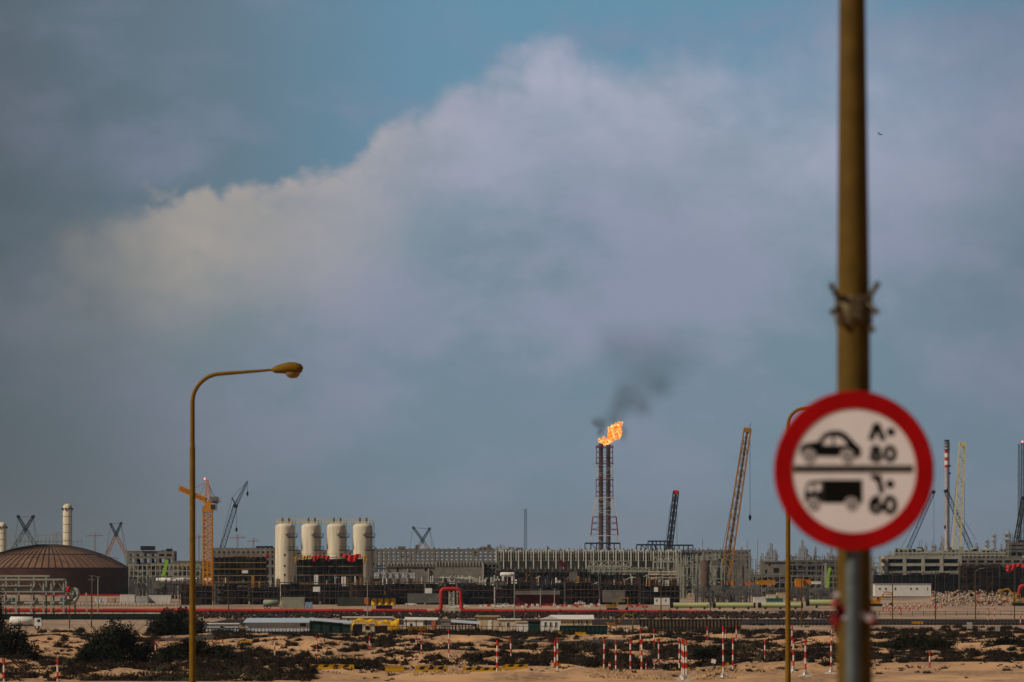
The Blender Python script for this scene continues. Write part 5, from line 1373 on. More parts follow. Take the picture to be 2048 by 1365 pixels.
def tarp(px0, px1, pyt, pyb, Y, m, label, fold=5, name='tarpaulin', grp='tarpaulins tied to the scaffolds'):
    mb = MB(); n = 24; k = 6; vs = []; ph = random.uniform(0, 6)
    for i in range(n + 1):
        f = i / n; sag = math.sin(f * math.pi * 2.3 + ph)
        for j in range(k + 1):
            g = j / k; py = pyt + (pyb - pyt) * (g * (.62 + .3 * math.sin(f * 6 + ph)) + .18 * (sag + 1) / 2)
            vs.append((X(px0 + (px1 - px0) * f, Y), Y - .2 + .28 * math.sin(f * fold * 5 + ph + g * 2), Z(py, Y)))
    mb.smooth = True
    fr = [(i * (k + 1) + j, (i + 1) * (k + 1) + j, (i + 1) * (k + 1) + j + 1, i * (k + 1) + j + 1) for i in range(n) for j in range(k)]
    mb.add(vs, fr)
    o = solo(name, mb, m, (X(px0, Y), Y, Z(pyb, Y)), label, 'tarpaulin', grp)
    md = o.modifiers.new('thickness', 'SOLIDIFY'); md.thickness = .03
tarp(626, 659, 1110, 1123, 1261, tarpred, 'red tarpaulin bunched on the left of the silo scaffold')
tarp(680, 722, 1108, 1124, 1261, tarpred, 'long sagging red tarpaulin on the right of the silo scaffold')
tarp(590, 597, 1112, 1126, 1260, tarpyel, 'yellow tarpaulin hanging at the left corner of the silo scaffold')
tarp(603, 626, 1110, 1119, 1261, tarpyel, 'yellow tarpaulin on the silo scaffold left of the red one')
tarp(727, 735, 1110, 1128, 1260, tarpyel, 'yellow tarpaulin hanging at the right corner of the silo scaffold')
tarp(532, 538, 1107, 1118, 1261, tarpred, 'small red tarpaulin on the corner of the scaffold beside the tower crane')
tarp(2012, 2052, 1128, 1143, 1352, tarpred, 'bright red tarpaulin on the scaffold at the right edge')
tarp(1762, 1777, 1121, 1127, 1420, tarpred, 'small red tarpaulin on frames just right of the lamp column')

# frames and halls
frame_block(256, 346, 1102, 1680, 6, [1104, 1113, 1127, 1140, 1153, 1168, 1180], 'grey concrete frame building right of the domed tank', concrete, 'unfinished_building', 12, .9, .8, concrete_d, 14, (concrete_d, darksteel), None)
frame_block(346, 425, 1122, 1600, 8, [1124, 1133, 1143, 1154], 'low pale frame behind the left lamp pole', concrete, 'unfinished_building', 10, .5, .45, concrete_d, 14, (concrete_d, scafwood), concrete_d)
frame_block(258, 400, 1128, 1560, 16, [1130, 1141, 1152, 1166], 'beige pipe frame crowded with equipment beside the tank', palesteel, 'pipe_rack', 6, .3, .3, None, 24, (concrete, darksteel, scafwood))
container(281, 308, 1092.5, 1101, 'dark blue box on top of the grey frame building', navy, 1679, 'roof_box', None, 6)
container(512, 545, 1092.5, 1097, 'dark blue box on the roof frame behind the left silo', navy, 1560, 'roof_box', None, 6)
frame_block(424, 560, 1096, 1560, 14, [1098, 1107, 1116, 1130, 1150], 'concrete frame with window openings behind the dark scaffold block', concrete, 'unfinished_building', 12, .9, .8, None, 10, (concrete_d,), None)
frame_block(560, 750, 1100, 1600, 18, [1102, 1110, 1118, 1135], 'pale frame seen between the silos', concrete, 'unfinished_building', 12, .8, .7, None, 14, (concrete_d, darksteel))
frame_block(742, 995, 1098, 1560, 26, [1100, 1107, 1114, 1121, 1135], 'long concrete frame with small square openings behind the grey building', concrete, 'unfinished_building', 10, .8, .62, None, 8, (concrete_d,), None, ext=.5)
tag(bpy.data.objects[-1] if False else frame_block(995, 1500, 1100, 1700, 60, [1101, 1108, 1117, 1130], 'very long pale rack running behind the ribbed hall', concrete, 'pipe_rack', 14, .5, .55, None, 40, (concrete_d, hazed_steel), hazed_steel, ext=.8))
# concrete building
def conc():
    Y = 1420.0
    t = thing('concrete_building', (X(870, Y), Y, 0), 'long windowless grey-beige concrete building in the middle of the works', 'building')
    mb = MB(); mb.b2(X(774, Y), X(870, Y), Y, Y + 12, -.1, Z(1127, Y)); mb.b2(X(870, Y) + .01, X(967, Y), Y - 2, Y + 12, -.1, Z(1124, Y))
    mb.b2(X(774, Y) - .2, X(868, Y), Y - .4, Y - .002, Z(1134, Y), Z(1133, Y)); build('wall', mb, concrete, t)
    mb = MB()
    for i in range(30): x = X(775 + i * 6.5, Y); mb.b2(x - .14, x + .14, Y - 2.3, Y - 2.02 if x > X(870, Y) else Y - 2.02, Z(1132, Y), Z(1124, Y) + .3)
    mb2 = MB()
    for i in range(15): x = X(776 + i * 6.4, Y); mb2.b2(x - .14, x + .14, Y - .3, Y - .003, Z(1132, Y), Z(1126.5, Y))
    for i in range(16): x = X(873 + i * 6.1, Y); mb2.b2(x - .14, x + .14, Y - 2.3, Y - 2.003, Z(1132, Y), Z(1123.5, Y))
    for px in (775, 816, 858, 967): x = X(px, Y); mb2.b2(x - .35, x + .1, Y - 2.6 if px > 900 else Y - .6, Y - (2.01 if px > 900 else .005), 0, Z(1126 if px > 900 else 1138, Y))
    build('pilasters', mb2, concrete_l, t)
    for (a, b, c, d) in ((793, 797, 1136, 1145), (849, 854, 1137, 1142)):
        mb = MB(); mb.b2(X(a, Y), X(b, Y), Y - .06, Y - .003, Z(d, Y), Z(c, Y)); build('opening', mb, blackp, t)
conc()
frame_block(968, 992, 1125, 1422, 3, [1127, 1135, 1143, 1152], 'dark open end bay at the right of the concrete building', concrete_d, 'frame_bay', 10, .4, .35, concrete_d, 3, (darksteel,), scafdark)
def hall():
    Y = 1500.0
    t = thing('ribbed_hall', (X(1180, Y), Y, 0), 'long hall framed by many pale upright posts below the flare stack', 'hall')
    mb = MB(); mb.b2(X(992, Y), X(1362, Y), Y + 2, Y + 20, -.1, Z(1104, Y)); build('wall', mb, mat('hall_grey', (.11, .115, .105), .8, 0, .3, .3), t)
    mb = MB(); n = 74
    for i in range(n + 1):
        x = X(992 + 370 * i / n, Y); big = i % 3 == 0
        mb.b2(x - (.16 if big else .1), x + (.16 if big else .1), Y + (.4 if big else .8), Y + 1.2, Z(1138 if big else 1122, Y), Z(1100 + random.uniform(0, 2), Y))
    build('posts', mb, whitesteel, t)
    mb = MB()
    for z in (1103, 1112, 1121): mb.b2(X(992, Y), X(1362, Y), Y + 1.21, Y + 1.6, Z(z, Y) - .3, Z(z, Y))
    build('rails', mb, palesteel, t)
    mb = MB()
    for i in range(60):
        x = X(992 + 370 * random.random(), Y); mb.tube([(x, Y + 5, Z(1104, Y)), (x, Y + 5, Z(1101.5 - random.random() * 2, Y)), (x, Y + 5, Z(1099, Y))], [.5, .4, .05], 8)
    build('roof_vent', mb, palesteel, t)
hall()
def truss(px0, px1, pyt, pym, pyb, Y, label, nx=8):
    t = thing('steel_truss', (X((px0 + px1) / 2, Y), Y, 0), label, 'truss', 'pale trusses before the hall')
    mb = MB()
    for i in range(nx):
        a, b = px0 + (px1 - px0) * i / nx, px0 + (px1 - px0) * (i + 1) / nx
        mb.beam(P(a, pym, Y), P((a + b) / 2, pyt, Y), .25); mb.beam(P((a + b) / 2, pyt, Y), P(b, pym, Y), .25)
    mb.beam(P(px0, pym, Y), P(px1, pym, Y), .45); mb.beam(P(px0, pyt, Y), P(px1, pyt, Y), .25); build('truss', mb, palesteel, t)
    mb = MB()
    for i in range(nx + 1):
        a = px0 + (px1 - px0) * i / nx; mb.beam(Vector((X(a, Y), Y, -.05)), P(a, pym, Y), .3)
        if i % 2: mb.beam(P(a + 3, pyb, Y), P(a - 4, pym, Y), .25)
    build('legs', mb, palesteel, t)
truss(1176, 1262, 1123, 1133, 1168, 1380, 'pale steel truss on legs below the flare stack')
truss(1306, 1358, 1113, 1124, 1168, 1385, 'pale steel truss left of the scaffold forest', 5)
truss(1176, 1300, 1136, 1143, 1168, 1384, 'lower wide pale truss before the dark hall base', 12)
scaffold(992, 1180, 1141, 1165, 1340, 'dark scaffold base below the left half of the ribbed hall', 2.2, 1.6, 5, scafdark, scafbrown)
scaffold(1180, 1355, 1146, 1165, 1342, 'dark scaffold base below the trusses', 2.2, 1.6, 5, scafdark, scafbrown)
scaffold(1298, 1354, 1143, 1160, 1330, 'cream slatted module on top of the dark scaffold base', .9, 1.8, 4, mat('cream_slats', (.30, .25, .19), .8), cream, whitesteel, .2, 'slatted_module', z0=Z(1161, 1330))
container(1139, 1155, 1144, 1162, 'grey upright box in front of the dark hall base', concrete, 1335, 'equipment_box')
crn = MB(); Y = 1345; crn.beam(P(1120, 1122, Y), P(1133, 1137, Y), 1.2, .9); crn.beam(P(1133, 1137, Y), Vector((X(1133, Y), Y, 0)), .5)
solo('loader_arm', crn, mat('maroon', (.10, .008, .012), .7), (X(1133, Y), Y, 0), 'dark red slanted crane arm in front of the ribbed hall', 'crane arm')
for i, (a, b, top) in enumerate(((1170, 1240, 1087), (1273, 1330, 1090), (1296, 1345, 1083), (1330, 1386, 1091))):
    Y = 1680 + i * 6; t = thing('portal_gantry', (X((a + b) / 2, Y), Y, 0), ['dark navy portal frame at the foot of the flare stack', 'dark navy portal frame left of the navy crane boom', 'taller thin navy frame crossing behind the navy crane boom', 'dark navy portal frame right of the navy crane boom'][i], 'frame', 'dark portal frames over the hall')
    mb = MB(); n = 6
    for k in range(n + 1): x = X(a + (b - a) * k / n, Y); mb.beam((x, Y, -.05), (x, Y, Z(top, Y)), .35)
    build('posts', mb, navy, t); mb = MB(); mb.beam(P(a, top, Y), P(b, top, Y), .55); mb.beam(P(a + (b - a) / n, top, Y), P(a + 2 * (b - a) / n, 1100, Y), .25); build('beam', mb, navy, t)

# scaffold forest
def forest(px0, px1, pyt, Y, depth, n, label, m, name='scaffold_forest'):
    t = thing(name, (X((px0 + px1) / 2, Y), Y, 0), label, 'scaffold', 'forests of pale scaffold posts'); mb = MB()
    for _ in range(n):
        y = Y + random.uniform(0, depth); x = X(random.uniform(px0, px1), y); h = Z(pyt, Y) * random.uniform(.45, 1.0)
        mb.beam((x, y, -.05), (x, y, h), random.uniform(.12, .34))
    build('posts', mb, m, t); mb = MB()
    for _ in range(n // 2):
        y = Y + random.uniform(0, depth); a = random.uniform(px0, px1 - 8); z = Z(pyt, Y) * random.uniform(.15, .95); b = min(px1, a + random.uniform(6, 30))
        mb.beam((X(a, y), y, z), (X(b, y), y, z), random.uniform(.12, .3))
    build('ledgers', mb, m, t); mb = MB()
    for _ in range(n // 5):
        y = Y + random.uniform(2, depth); x = X(random.uniform(px0 + 3, px1 - 3), y); z = Z(pyt, Y) * random.uniform(.0, .7); mb.box((x, y, z + 1), (random.uniform(.8, 3), 1.2, random.uniform(.6, 2.4)))
    build('equipment', mb, concrete_d, t)
forest(1350, 1450, 1104, 1380, 40, 120, 'forest of pale scaffold posts left of the tall orange crane', palesteel)
forest(1450, 1530, 1104, 1480, 60, 70, 'forest of thin grey posts right of the tall orange crane', concrete)
forest(1575, 1680, 1108, 1600, 60, 70, 'grey thicket of posts between the slim lamp and the lamp column', concrete_d)
forest(1735, 1800, 1110, 1500, 50, 80, 'pale thicket of posts just right of the lamp column', palesteel)
forest(735, 780, 1128, 1330, 10, 60, 'dense thin posts between the right silo and the concrete building', scaftube)
forest(860, 1000, 1150, 1290, 15, 110, 'low thin white posts before the concrete building', whitesteel)
forest(1390, 1520, 1172, 1200, 30, 90, 'low dark post thicket before the tall orange crane', scaftube)
forest(1530, 1690, 1175, 1250, 40, 110, 'low dark post thicket behind the green pipes', scaftube)
forest(300, 425, 1154, 1345, 20, 90, 'thin dark posts before the white horizontal vessel near the tower crane', scaftube)
forest(258, 345, 1150, 1450, 20, 70, 'thin posts before the frame building beside the tank', scaftube)
mb = MB(); Y = 1370; mb.rev(X(1409.5, Y), Y, [(8.6 * Y / F, -.1), (8.6 * Y / F, Z(1122, Y)), (8 * Y / F, Z(1122, Y) + .02), (7.5 * Y / F, Z(1121.5, Y))], 28)
for z in (4, 6, 8): mb.tube([(X(1409.5, Y), Y, z), (X(1409.5, Y), Y, z + .15)], 8.8 * Y / F, 28)
solo('brown_vessel', mb, mat('brown_insulation', (.085, .055, .04), .8), (X(1409.5, Y), Y, 0), 'brown upright cylinder vessel amid pale scaffold posts', 'vessel')
def vessel(px0, px1, pyt, pyb, Y, label, m):
    s = Y / F; r = (pyb - pyt) / 2 * s; zc = Z((pyt + pyb) / 2, Y); x0, x1 = X(px0, Y), X(px1, Y); mb = MB()
    mb.tube([(x0, Y, zc), (x0 + r * .15, Y, zc), (x0 + r * .6, Y, zc), (x1 - r * .6, Y, zc), (x1 - r * .15, Y, zc), (x1, Y, zc)], [r * .3, r * .75, r, r, r * .75, r * .3], 20)
    for f in (.2, .8): x = x0 + (x1 - x0) * f; mb.b2(x - .3, x + .3, Y - r * .7, Y + r * .7, -.05, zc - r * .5)
    solo('horizontal_vessel', mb, m, ((x0 + x1) / 2, Y, 0), label, 'vessel')
vessel(312, 402, 1156, 1165, 1400, 'long white horizontal vessel behind the left lamp pole', whitep)
vessel(405, 450, 1156, 1166, 1300, 'short white horizontal vessel at the foot of the tower crane', whitep)
for i, (a, b, c) in enumerate(((748, 759, 1145), (760, 772, 1144), (773, 784, 1146), (785, 797, 1145), (798, 814, 1145.5), (815, 831, 1146))):
    container(a, b, c, 1157, 'white sheet-wrapped crate, %s in the row before the concrete building' % ordw(i + 1), mat('wrapped_white', (.42, .43, .43), .6, 0, .35, 1.6), 1290 + i * .4, 'wrapped_crate', 'white wrapped crates')
vessel(1000, 1030, 1145, 1154, 1290, 'small white vessel right of the concrete building', whitep)
# lime telescopic crane
t = thing('mobile_crane', (X(322, 1480), 1480, 0), 'lime green telescopic boom crane beside the domed tank', 'crane'); Y = 1480
mb = MB(); mb.beam(Vector((X(320, Y), Y, 3)), P(334, 1124, Y), 1.3, .9); mb.box(P(333, 1123, Y), (1.2, .8, 1.0)); build('boom', mb, lime, t)
mb = MB(); mb.b2(X(308, Y), X(330, Y), Y - 1.2, Y + 1.2, .7, 2.6); build('body', mb, lime, t)
mb = MB(); [mb.tube([(X(p, Y), Y - 1.3, .6), (X(p, Y), Y + 1.3, .6)], .6, 12) for p in (311, 318, 326)]; build('wheels', mb, tyre, t)
container(240, 270, 1190, 1209, 'white site container at the foot of the domed tank, left of three', whitep, 1180, 'site_container', 'white containers by the tank')
container(272, 296, 1193, 1210, 'white site container with dark openings, middle of three', mat('container_white_grey', (.40, .40, .38), .7), 1180, 'site_container', 'white containers by the tank')
container(298, 342, 1191, 1210, 'white site container with green panel, right of three', whitep, 1182, 'site_container', 'white containers by the tank')
# red hoarding at foot of tank
fence(80, 262, 1189, 1196, 40, 'red safety hoarding along the foot of the domed tank', tarpred, tarpred, Y=1500)
fence(-40, 400, 1204, 1212, 60, 'grey mesh fence between the tank and the red pipeline', scaftube, None, Y=1060)
for i, (px, w, c) in enumerate(((12, 8, bluep), (24, 6, mat('teal_crate', (.03, .12, .10), .7)), (66, 8, mat('teal_crate', (.03, .12, .10), .7)), (120, 10, bluep), (190, 12, whitep), (205, 10, whitep), (222, 8, beige))):
    container(px, px + w, 1196, 1207, '%s from left of the small coloured crates behind the left pipe rack' % ordw(i + 1), c, 1100, 'crate', 'small crates behind the pipe rack')

# middle-right buildings
def room():
    Y = 1560.0; t = thing('concrete_room', (X(1547, Y), Y, 0), 'pale concrete room with dark openings left of the slim lamp', 'building')
    mb = MB(); mb.b2(X(1521, Y), X(1572, Y), Y, Y + 8, -.1, Z(1123, Y)); mb.b2(X(1519, Y), X(1574, Y), Y - .4, Y - .003, Z(1124.5, Y), Z(1122, Y)); build('wall', mb, concrete, t)
    for (a, b, c, d) in ((1537, 1541, 1128, 1132), (1530, 1534, 1140, 1147), (1547, 1558, 1136, 1146)):
        mb = MB(); mb.b2(X(a, Y), X(b, Y), Y - .05, Y - .002, Z(d, Y), Z(c, Y)); build('opening', mb, blackp, t)
room()
frame_block(1575, 1690, 1120, 1620, 6, [1121, 1128, 1140, 1155], 'dark low hall behind the lamp column', concrete_d, 'dark_hall', 12, .6, .6, None, 6, (navy,), scafdark)
frame_block(1500, 1690, 1150, 1450, 16, [1152, 1164, 1176], 'grey pipe frames behind the green pipes', concrete, 'pipe_rack', 8, .3, .35, concrete_d, 20, (concrete_d, concrete))
mb = MB(); Y = 1440; mb.b2(X(1649, Y), X(1653, Y), Y, Y + .6, -.1, Z(1128, Y)); mb.b2(X(1647, Y), X(1655, Y), Y - .05, Y + .65, Z(1129, Y), Z(1127, Y)); solo('concrete_pillar', mb, concrete_l, (X(1651, Y), Y, 0), 'pale concrete pillar left of the lamp column', 'pillar')
mb = MB(); Y = 1430; mb.beam(P(1656, 1152, Y), P(1660, 1136, Y), .8); mb.beam(P(1656, 1152, Y), Vector((X(1655, Y), Y, 0)), .8); solo('loader_arm', mb, lime, (X(1656, Y), Y, 0), 'lime green loader arm left of the lamp column', 'crane arm')
frame_block(1772, 1920, 1112, 1420, 4, [1113, 1127, 1143], 'concrete frame building with bright columns at right', concrete_l, 'unfinished_building', 14, 1.0, .8, concrete, 16, (concrete_d, navy, scafdark), navy, ext=.0)
frame_block(1790, 2050, 1104, 1640, 30, [1105, 1110, 1118, 1130], 'long pale green rack along the right horizon', palesteel, 'pipe_rack', 12, .4, .5, None, 60, (concrete_d, palesteel, darksteel), concrete_d, ext=1.2)
frame_block(1900, 2060, 1116, 1440, 9, [1117, 1126, 1140], 'grey concrete frame behind the brown scaffold block', concrete, 'unfinished_building', 14, .7, .6, concrete_d, 16, (concrete_d, palesteel), scafdark)
frame_block(2021, 2070, 1084, 1500, 4, [1085, 1093, 1100, 1112, 1130], 'tall dark building frame at the right edge', concrete_d, 'dark_building', 12, .5, .8, None, 6, (darksteel,), scafdark)
scaffold(1748, 1920, 1146, 1180, 1400, 'dark scaffold base under the bright column building', 2.2, 2.0, 5, scafdark, darksteel)
scaffold(1920, 2000, 1128, 1184, 1360, 'brown scaffold block with plank lines right of the pale boom', 2.0, 1.8, 5, scafbrown, scafbrown, mat('brown_tube', (.10, .065, .045), .7))
scaffold(2003, 2060, 1130, 1186, 1362, 'dark brown scaffold block at the right edge', 2.0, 1.8, 5, scafdark, scafbrown)
for (px, a) in ((1804, 0),): pass
mb = MB(); Y = 1150; zr = Z(1219, Y)
mb.tube(arc_path([(X(1950, Y), Y, .6), (X(2036, Y), Y, .6), (X(2040, Y), Y, Z(1172, Y)), (X(2060, Y), Y, Z(1172, Y))], .8), .42, 14)
solo('red_pipe_bend', mb, pipered, (X(2040, Y), Y, 0), 'red pipe rising in a bend at the right edge', 'pipe')

# tall striped chimney
def chimney():
    Y = 2400.0; s = Y / F; x = X(1893.5, Y); zt = Z(884, Y); t = thing('chimney', (x, Y, 0), 'tall slim chimney with red and white rings near its top', 'chimney')
    mb = MB(); r = 4.2 * s; seg = [(-.1, 1, 2), (Z(936, Y), 1, 2), (Z(930, Y), 1, 0), (Z(922, Y), 1, 1), (Z(915, Y), 1, 0), (Z(907, Y), 1, 1), (Z(900, Y), 1, 0), (Z(893, Y), 1, 2), (zt, 1, 2)]
    for (z0, a, m0), (z1, b, m1) in zip(seg, seg[1:]): mb.mi = m1; mb.tube([(x, Y, z0), (x, Y, z1)], r, 20)
    build('shaft', mb, [poler, whitep, mat('chimney_grey', (.33, .30, .31), .7)], t)
    mb = MB(); mb.tube([(x, Y, zt - .1), (x, Y, Z(880, Y))], [r * 1.1, r * 1.35], 16)
    for py in (887, 893, 900): mb.tube([(x, Y, Z(py, Y)), (x, Y, Z(py, Y) + .25)], r * 1.7, 16)
    for py in (932, 947): mb.box((x + r * 1.4, Y, Z(py, Y)), (r, .8, 1.0))
    mb.beam((x + r * 1.15, Y - r, 0), (x + r * 1.15, Y - r, zt), .3)
    build('platform', mb, bluesteel, t)
chimney()
def lmast(px, pyt, Y, w, label, m, light=False):
    t = thing('lattice_mast', (X(px, Y), Y, 0), label, 'mast'); mb = MB(); z = Z(pyt, Y); mb.lattice((X(px, Y), Y, 0), (X(px, Y), Y, z), w, .35, int(z / w / 1.3), w * .6, None, .22); build('frame', mb, m, t)
    if light:
        mm = bpy.data.materials.get('red_beacon'); mb = MB(); c = Vector((X(px, Y), Y, z + .6)); mb.tube([c - Vector((0, 0, .5)), c, c + Vector((0, 0, .5))], [.3, .55, .2], 10); build('beacon', mb, mm, t)
lmast(1051, 1018, 3600, 2.4, 'thin blue-grey lattice mast alone left of the flare stack', bluesteel)
lmast(2045, 886, 2600, 2.0, 'tall thin mast with a lit beacon at the right edge', bluesteel, True)
lmast(2038, 888, 4200, 2.2, 'faint far lattice mast beside the beacon mast', bluesteel)

# flare stack
def flare():
    Y = 2500.0; s = Y / F; cx = X(1209, Y); t = thing('flare_stack', (cx, Y, 0), 'twin flare stack in a red and white lattice tower, burning at the top', 'flare stack')
    for px in (1202, 1216.5):
        x = X(px, Y); mb = MB(); zt = Z(888 if px < 1210 else 890, Y)
        mb.tube([(x, Y, -.1), (x, Y, Z(1030, Y)), (x, Y, zt - 2.5), (x, Y, zt - 2.3), (x, Y, zt)], [5.2 * s, 4.6 * s, 4.2 * s, 5.0 * s, 4.8 * s], 18)
        for k in range(14): z = 8 + k * 4.4; mb.tube([(x, Y, z), (x, Y, z + .5)], 5.7 * s, 14)
        build('riser', mb, mat('riser_steel', (.075, .058, .060), .7, .1, .3, .2), t)
    secs = [(1140 + H * F / Y, 1072, 30, 27, 1), (1072, 1034, 27, 23.5, 0), (1034, 996, 23.5, 18.5, 1), (996, 960, 17, 16.6, 0), (960, 928, 16.6, 16.4, 1), (928, 893, 16.4, 16.2, 0)]
    for (a, b, wa, wb, c) in secs:
        mb = MB(); za, zb = Z(a, Y), Z(b, Y); wa *= 2 * s; wb *= 2 * s
        th = .36 if a > 1000 else .24
        mb.lattice((cx, Y, za), (cx, Y, zb), wa, th, 3, wb, None, th * .55)
        mb.beam((cx - wb / 2, Y - wb / 2, zb), (cx + wb / 2, Y - wb / 2, zb), th)
        build('derrick_section', mb, mat('derrick_white', (.50, .46, .42), .7) if c else mat('derrick_red', (.17, .022, .022), .7), t)
    for py in (996, 960, 928, 895):
        mb = MB(); z = Z(py, Y); w = 17 * s
        for a, b in (((-1, -1), (1, -1)), ((1, -1), (1, 1)), ((1, 1), (-1, 1)), ((-1, 1), (-1, -1))):
            mb.beam((cx + a[0] * w, Y + a[1] * w, z), (cx + b[0] * w, Y + b[1] * w, z), .4); mb.beam((cx + a[0] * w, Y + a[1] * w, z + 1), (cx + b[0] * w, Y + b[1] * w, z + 1), .12)
        build('platform', mb, mat('derrick_red', (.17, .022, .022), .7), t)
flare()
def remesh(name, blobs, voxel, m, label, cat, loc, disp=None, kind=None):
    me = bpy.data.meshes.new(name); bm_ = bmesh.new()
    for (c, r, rot) in blobs:
        g = bmesh.ops.create_icosphere(bm_, subdivisions=3, radius=1)
        q = Matrix.Rotation(rot, 3, 'Y')
        for v in g['verts']: v.co = q @ Vector((v.co.x * r[0], v.co.y * r[1], v.co.z * r[2])) + (Vector(c) - Vector(loc))
    bm_.to_mesh(me); bm_.free(); me.materials.append(m)
    o = bpy.data.objects.new(name, me); COL.objects.link(o); o.location = loc
    rm = o.modifiers.new('union', 'REMESH'); rm.mode = 'VOXEL'; rm.voxel_size = voxel; rm.use_smooth_shade = True
    if disp:
        tx = bpy.data.textures.new(name, 'CLOUDS'); tx.noise_scale = disp[0]; tx.noise_depth = 3
        dm = o.modifiers.new('lick', 'DISPLACE'); dm.texture = tx; dm.strength = disp[1]; dm.texture_coords = 'GLOBAL'; dm.mid_level = .5
    return tag(o, label, cat, kind=kind)
def flame():
    Y = 2500.0; s = Y / F
    m = bpy.data.materials.new('flame'); m.use_nodes = True; t = m.node_tree; t.nodes.clear()
    g = t.nodes.new('ShaderNodeNewGeometry'); mp = t.nodes.new('ShaderNodeMapping'); mp.inputs['Scale'].default_value = (1, 1, .7)
    t.links.new(g.outputs['Position'], mp.inputs[0])
    n = t.nodes.new('ShaderNodeTexNoise'); n.inputs['Scale'].default_value = .9; n.inputs['Detail'].default_value = 7; n.inputs['Distortion'].default_value = 1.2; t.links.new(mp.outputs[0], n.inputs['Vector'])
    r = t.nodes.new('ShaderNodeValToRGB'); e = r.color_ramp.elements
    e[0].position = .33; e[0].color = (.80, .08, .008, 1); e[1].position = .62; e[1].color = (1.0, .85, .40, 1)
    x = e.new(.45); x.color = (1.0, .21, .012, 1); x = e.new(.53); x.color = (1.0, .45, .06, 1)
    t.links.new(n.outputs['Fac'], r.inputs[0])
    em = t.nodes.new('ShaderNodeEmission'); em.inputs[1].default_value = 1.15; t.links.new(r.outputs[0], em.inputs[0])
    o = t.nodes.new('ShaderNodeOutputMaterial'); t.links.new(em.outputs[0], o.inputs[0])
    B = []
    for (px, py, a, b, rot) in [(1202, 882, 5, 4, 0), (1208, 886, 6, 6, .1), (1213, 888, 4, 5, 0), (1216, 882, 6, 5, .5), (1222, 878, 9, 6, .1), (1222, 866, 6, 12, 0), (1232, 872, 9, 8, -.2), (1230, 862, 9, 11, .1), (1238, 866, 6, 12, 0),
                                (1236, 854, 5, 9, .1), (1241, 852, 3, 8, 0), (1225, 855, 3, 6, 0), (1243, 847, 1.8, 4, .3), (1238, 848, 1.6, 5, -.2), (1218, 860, 2, 6, -.1), (1207, 878, 2.2, 5, .1), (1200, 880, 2, 4, -.2), (1231, 848, 1.5, 4, 0)]:
        B.append((P(px, py, Y + random.uniform(-1, 1)), (a * s, min(a, 5) * s * 1.0, b * s), rot))
    remesh('flame', B, .22, m, 'bright orange flame blown to the right on top of the flare stack', 'flame', P(1215, 885, Y), (1.0, 2.2))
flame()
